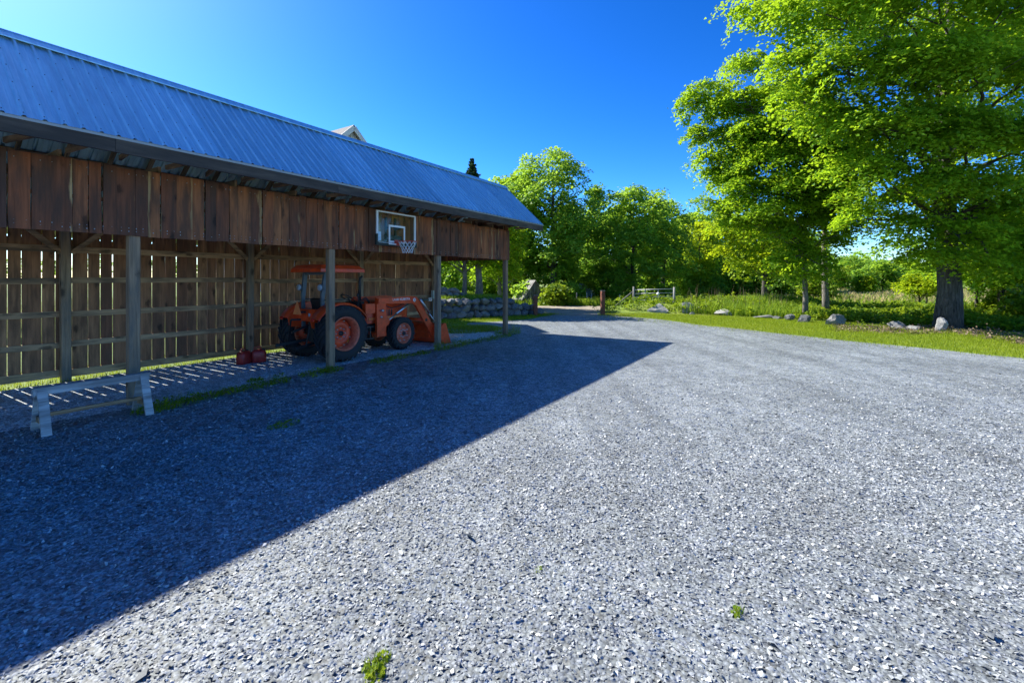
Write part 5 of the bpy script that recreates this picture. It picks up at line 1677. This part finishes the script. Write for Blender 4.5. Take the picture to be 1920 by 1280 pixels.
def weed(name, loc, rad, h, n, leaf, mat, seed, label, group, stalk=0):
    r = np.random.default_rng(seed)
    th = r.uniform(0, 2 * np.pi, n); rr = rad * np.sqrt(r.uniform(0, 1, n))
    P = np.stack([np.cos(th) * rr * 1.6, np.sin(th) * rr, h * (0.15 + 0.85 * r.uniform(0, 1, n)) * (1 - 0.6 * (rr / rad) ** 2)], -1)
    Nn = unit(np.array([0, 0, 1.0]) + 0.6 * r.normal(size=(n, 3)))
    V1, F1 = leaf_arrays(P, Nn, leaf, r)
    m = n
    th = r.uniform(0, 2 * np.pi, m); rr = rad * np.sqrt(r.uniform(0, 1, m)); ph = r.uniform(0, 2 * np.pi, m)
    X, Y = np.cos(th) * rr * 1.7, np.sin(th) * rr
    hh = h * r.uniform(0.5, 1.3, m); l = 0.5 * hh
    V2 = np.stack([np.stack([X - 0.004 * np.cos(ph), Y - 0.004 * np.sin(ph), 0 * X - 0.01], -1), np.stack([X + 0.004 * np.cos(ph), Y + 0.004 * np.sin(ph), 0 * X - 0.01], -1),
                   np.stack([X + l * np.cos(ph + 1), Y + l * np.sin(ph + 1), hh], -1)], 1).reshape(-1, 3)
    F2 = np.arange(m * 3).reshape(-1, 3) + len(V1)
    o = link(name, np_mesh(name, np.concatenate([V1, V2]), np.concatenate([F1, F2]), mat), None, loc, (0, 0, YAW))
    return tag(o, label, "weed", group)


rw = random.Random(9)
dl = [(2.98, 8.42, .20, .16, "weed tuft growing at the sawhorse's right leg"), (3.25, 8.5, .24, .2, "bushy weed clump just right of the sawhorse"), (3.65, 8.55, .2, .16, "weed tuft one stride right of the sawhorse"), (4.15, 8.6, .16, .12, "low weed tuft left of the open middle bay"), (4.6, 8.62, .2, .13, "weed tuft in the drip line across the middle bay"),
      (5.05, 8.6, .13, .2, "upright weed sprig in the middle bay's drip line"), (5.95, 8.72, .26, .15, "spreading grass tuft left of the tractor-side post"), (6.3, 8.75, .18, .12, "grass tuft at the foot of the tractor-side post"), (7.7, 8.72, .22, .12, "low tuft in front of the tractor's big wheel"), (8.4, 8.75, .24, .14, "weed tuft in front of the tractor's small wheel"),
      (9.1, 8.7, .18, .11, "thin tuft before the loader arms"), (9.9, 8.72, .2, .24, "tall weed clump left of the post by the bucket"), (10.6, 8.75, .24, .26, "tall weed clump right of the post by the bucket"), (11.4, 8.8, .26, .16, "weed clump in the open end bay"), (12.3, 8.8, .3, .14, "wide low weed patch in the open end bay"),
      (13.2, 8.85, .3, .15, "wide weed patch near the corner post"), (14.25, 9.0, .2, .42, "leafy sunlit weed standing right of the corner post"), (14.0, 9.4, .22, .15, "grassy weed at the foot of the corner post"), (4.9, 9.2, .1, .07, "tiny sprig on the pale shed gravel")]
for i, (s_, p_, rad, h, lab) in enumerate(dl):
    weed("weed_tuft", S(s_, p_, 0), rad, h, int(40 + 260 * rad), 0.045, M['fern'] if i % 3 else M['turf'], 400 + i, lab, "weeds along the shed's drip line")
g = G(705, 1247); weed("gravel_weed", (g.x, g.y, 0), 0.05, 0.05, 70, 0.022, M['fern'], 501, "small bright weed in the gravel at the lower middle", "weeds in the open gravel")
g = G(703, 1270); weed("gravel_weed", (g.x, g.y, 0), 0.04, 0.04, 50, 0.02, M['turf'], 502, "yellowish weed at the bottom edge of the gravel", "weeds in the open gravel")
g = G(1381, 1150); weed("gravel_weed", (g.x, g.y, 0), 0.03, 0.045, 30, 0.02, M['fern'], 503, "lone weed sprig in the sunlit gravel on the right", "weeds in the open gravel")
g = G(533, 797); weed("gravel_weed", (g.x, g.y, 0), 0.14, 0.07, 80, 0.035, M['fern'], 504, "low weed in the shed's shadow out in the gravel", "weeds in the open gravel")
g = G(1010, 1068); weed("gravel_weed", (g.x, g.y, 0), 0.02, 0.02, 12, 0.015, M['fern'], 505, "speck of a weed in the middle of the sunlit gravel", "weeds in the open gravel")

# ------------------------------------------------------------------ loose slate chips near the camera
r = np.random.default_rng(77)


def chip_field(n, y0, y1, smin, smax, fade):
    # n chips on the ground between y0 and y1, thinning out softly to both sides
    m = int(n * 2.4)
    y = r.uniform(y0, y1, m)
    wd = 1.25 * y + 3.2
    k_ = r.uniform(0, 1, m) < wd / (1.25 * y1 + 3.2)
    y = y[k_][:n]; n = len(y)
    x = r.uniform(-1, 1, n) * (1.25 * y + 3.2)
    keep = r.uniform(0, 1, n) < np.clip((1.25 * y + 3.2 - np.abs(x)) / 2.2, 0, 1)
    if fade: keep = r.uniform(0, 1, n) < np.clip((y1 - y) / (y1 - fade), 0, 1) * np.clip((y - y0) / 1.2 + (y0 < 2.5) * np.clip((y - y0) / 0.6, 0, 1), 0, 1)
    p = -x * CA + y * SA
    keep &= p < 8.9
    x, y = x[keep], y[keep]; n = len(x)
    sz = smin + (smax - smin) * r.uniform(0, 1, n) ** 2.2
    base = np.array([[1, 0, 0], [-1, 0, 0], [0, 1, 0], [0, -1, 0], [0, 0, 1], [0, 0, -1]], float)
    Vl = base[None] * np.stack([sz, sz * r.uniform(0.5, 0.9, n), sz * r.uniform(0.12, 0.32, n)], -1)[:, None, :]
    Vl = Vl + r.normal(size=(n, 6, 3)) * (sz * 0.24)[:, None, None]
    az = r.uniform(0, 2 * np.pi, n); ti = r.normal(size=n) * 0.27; ro = r.normal(size=n) * 0.27
    ca, sa = np.cos(az), np.sin(az)
    X_, Y_, Z_ = Vl[..., 0], Vl[..., 1], Vl[..., 2]
    c, s_ = np.cos(ti)[:, None], np.sin(ti)[:, None]
    Y_, Z_ = Y_ * c - Z_ * s_, Y_ * s_ + Z_ * c
    c, s_ = np.cos(ro)[:, None], np.sin(ro)[:, None]
    X_, Z_ = X_ * c - Z_ * s_, X_ * s_ + Z_ * c
    X_, Y_ = X_ * ca[:, None] - Y_ * sa[:, None], X_ * sa[:, None] + Y_ * ca[:, None]
    V = np.stack([X_ + x[:, None], Y_ + y[:, None], Z_ + (sz * r.uniform(0.0, 0.5, n))[:, None]], -1)
    Fb = np.array([[0, 2, 4], [2, 1, 4], [1, 3, 4], [3, 0, 4]])
    Fq = (np.arange(n) * 6)[:, None, None] + Fb[None]
    return V.reshape(-1, 3), Fq.reshape(-1, 3)


V1, F1 = chip_field(215000, 0.2, 6.2, 0.006, 0.0185, 4.0)
V2, F2 = chip_field(108000, 3.4, 10.0, 0.009, 0.021, 5.0)
V3, F3 = chip_field(110, 1.0, 9.0, 0.03, 0.05, False)
chips = link("loose_gravel", np_mesh("loose_gravel", np.concatenate([V1, V2, V3]), np.concatenate([F1, F2 + len(V1), F3 + len(V1) + len(V2)]), M['chips']))
tag(chips, kind="stuff")

scene.render.engine = 'CYCLES'
scene.cycles.use_denoising = True
scene.cycles.max_bounces = 14
scene.cycles.diffuse_bounces = 6
scene.cycles.transmission_bounces = 10
scene.cycles.transparent_max_bounces = 16
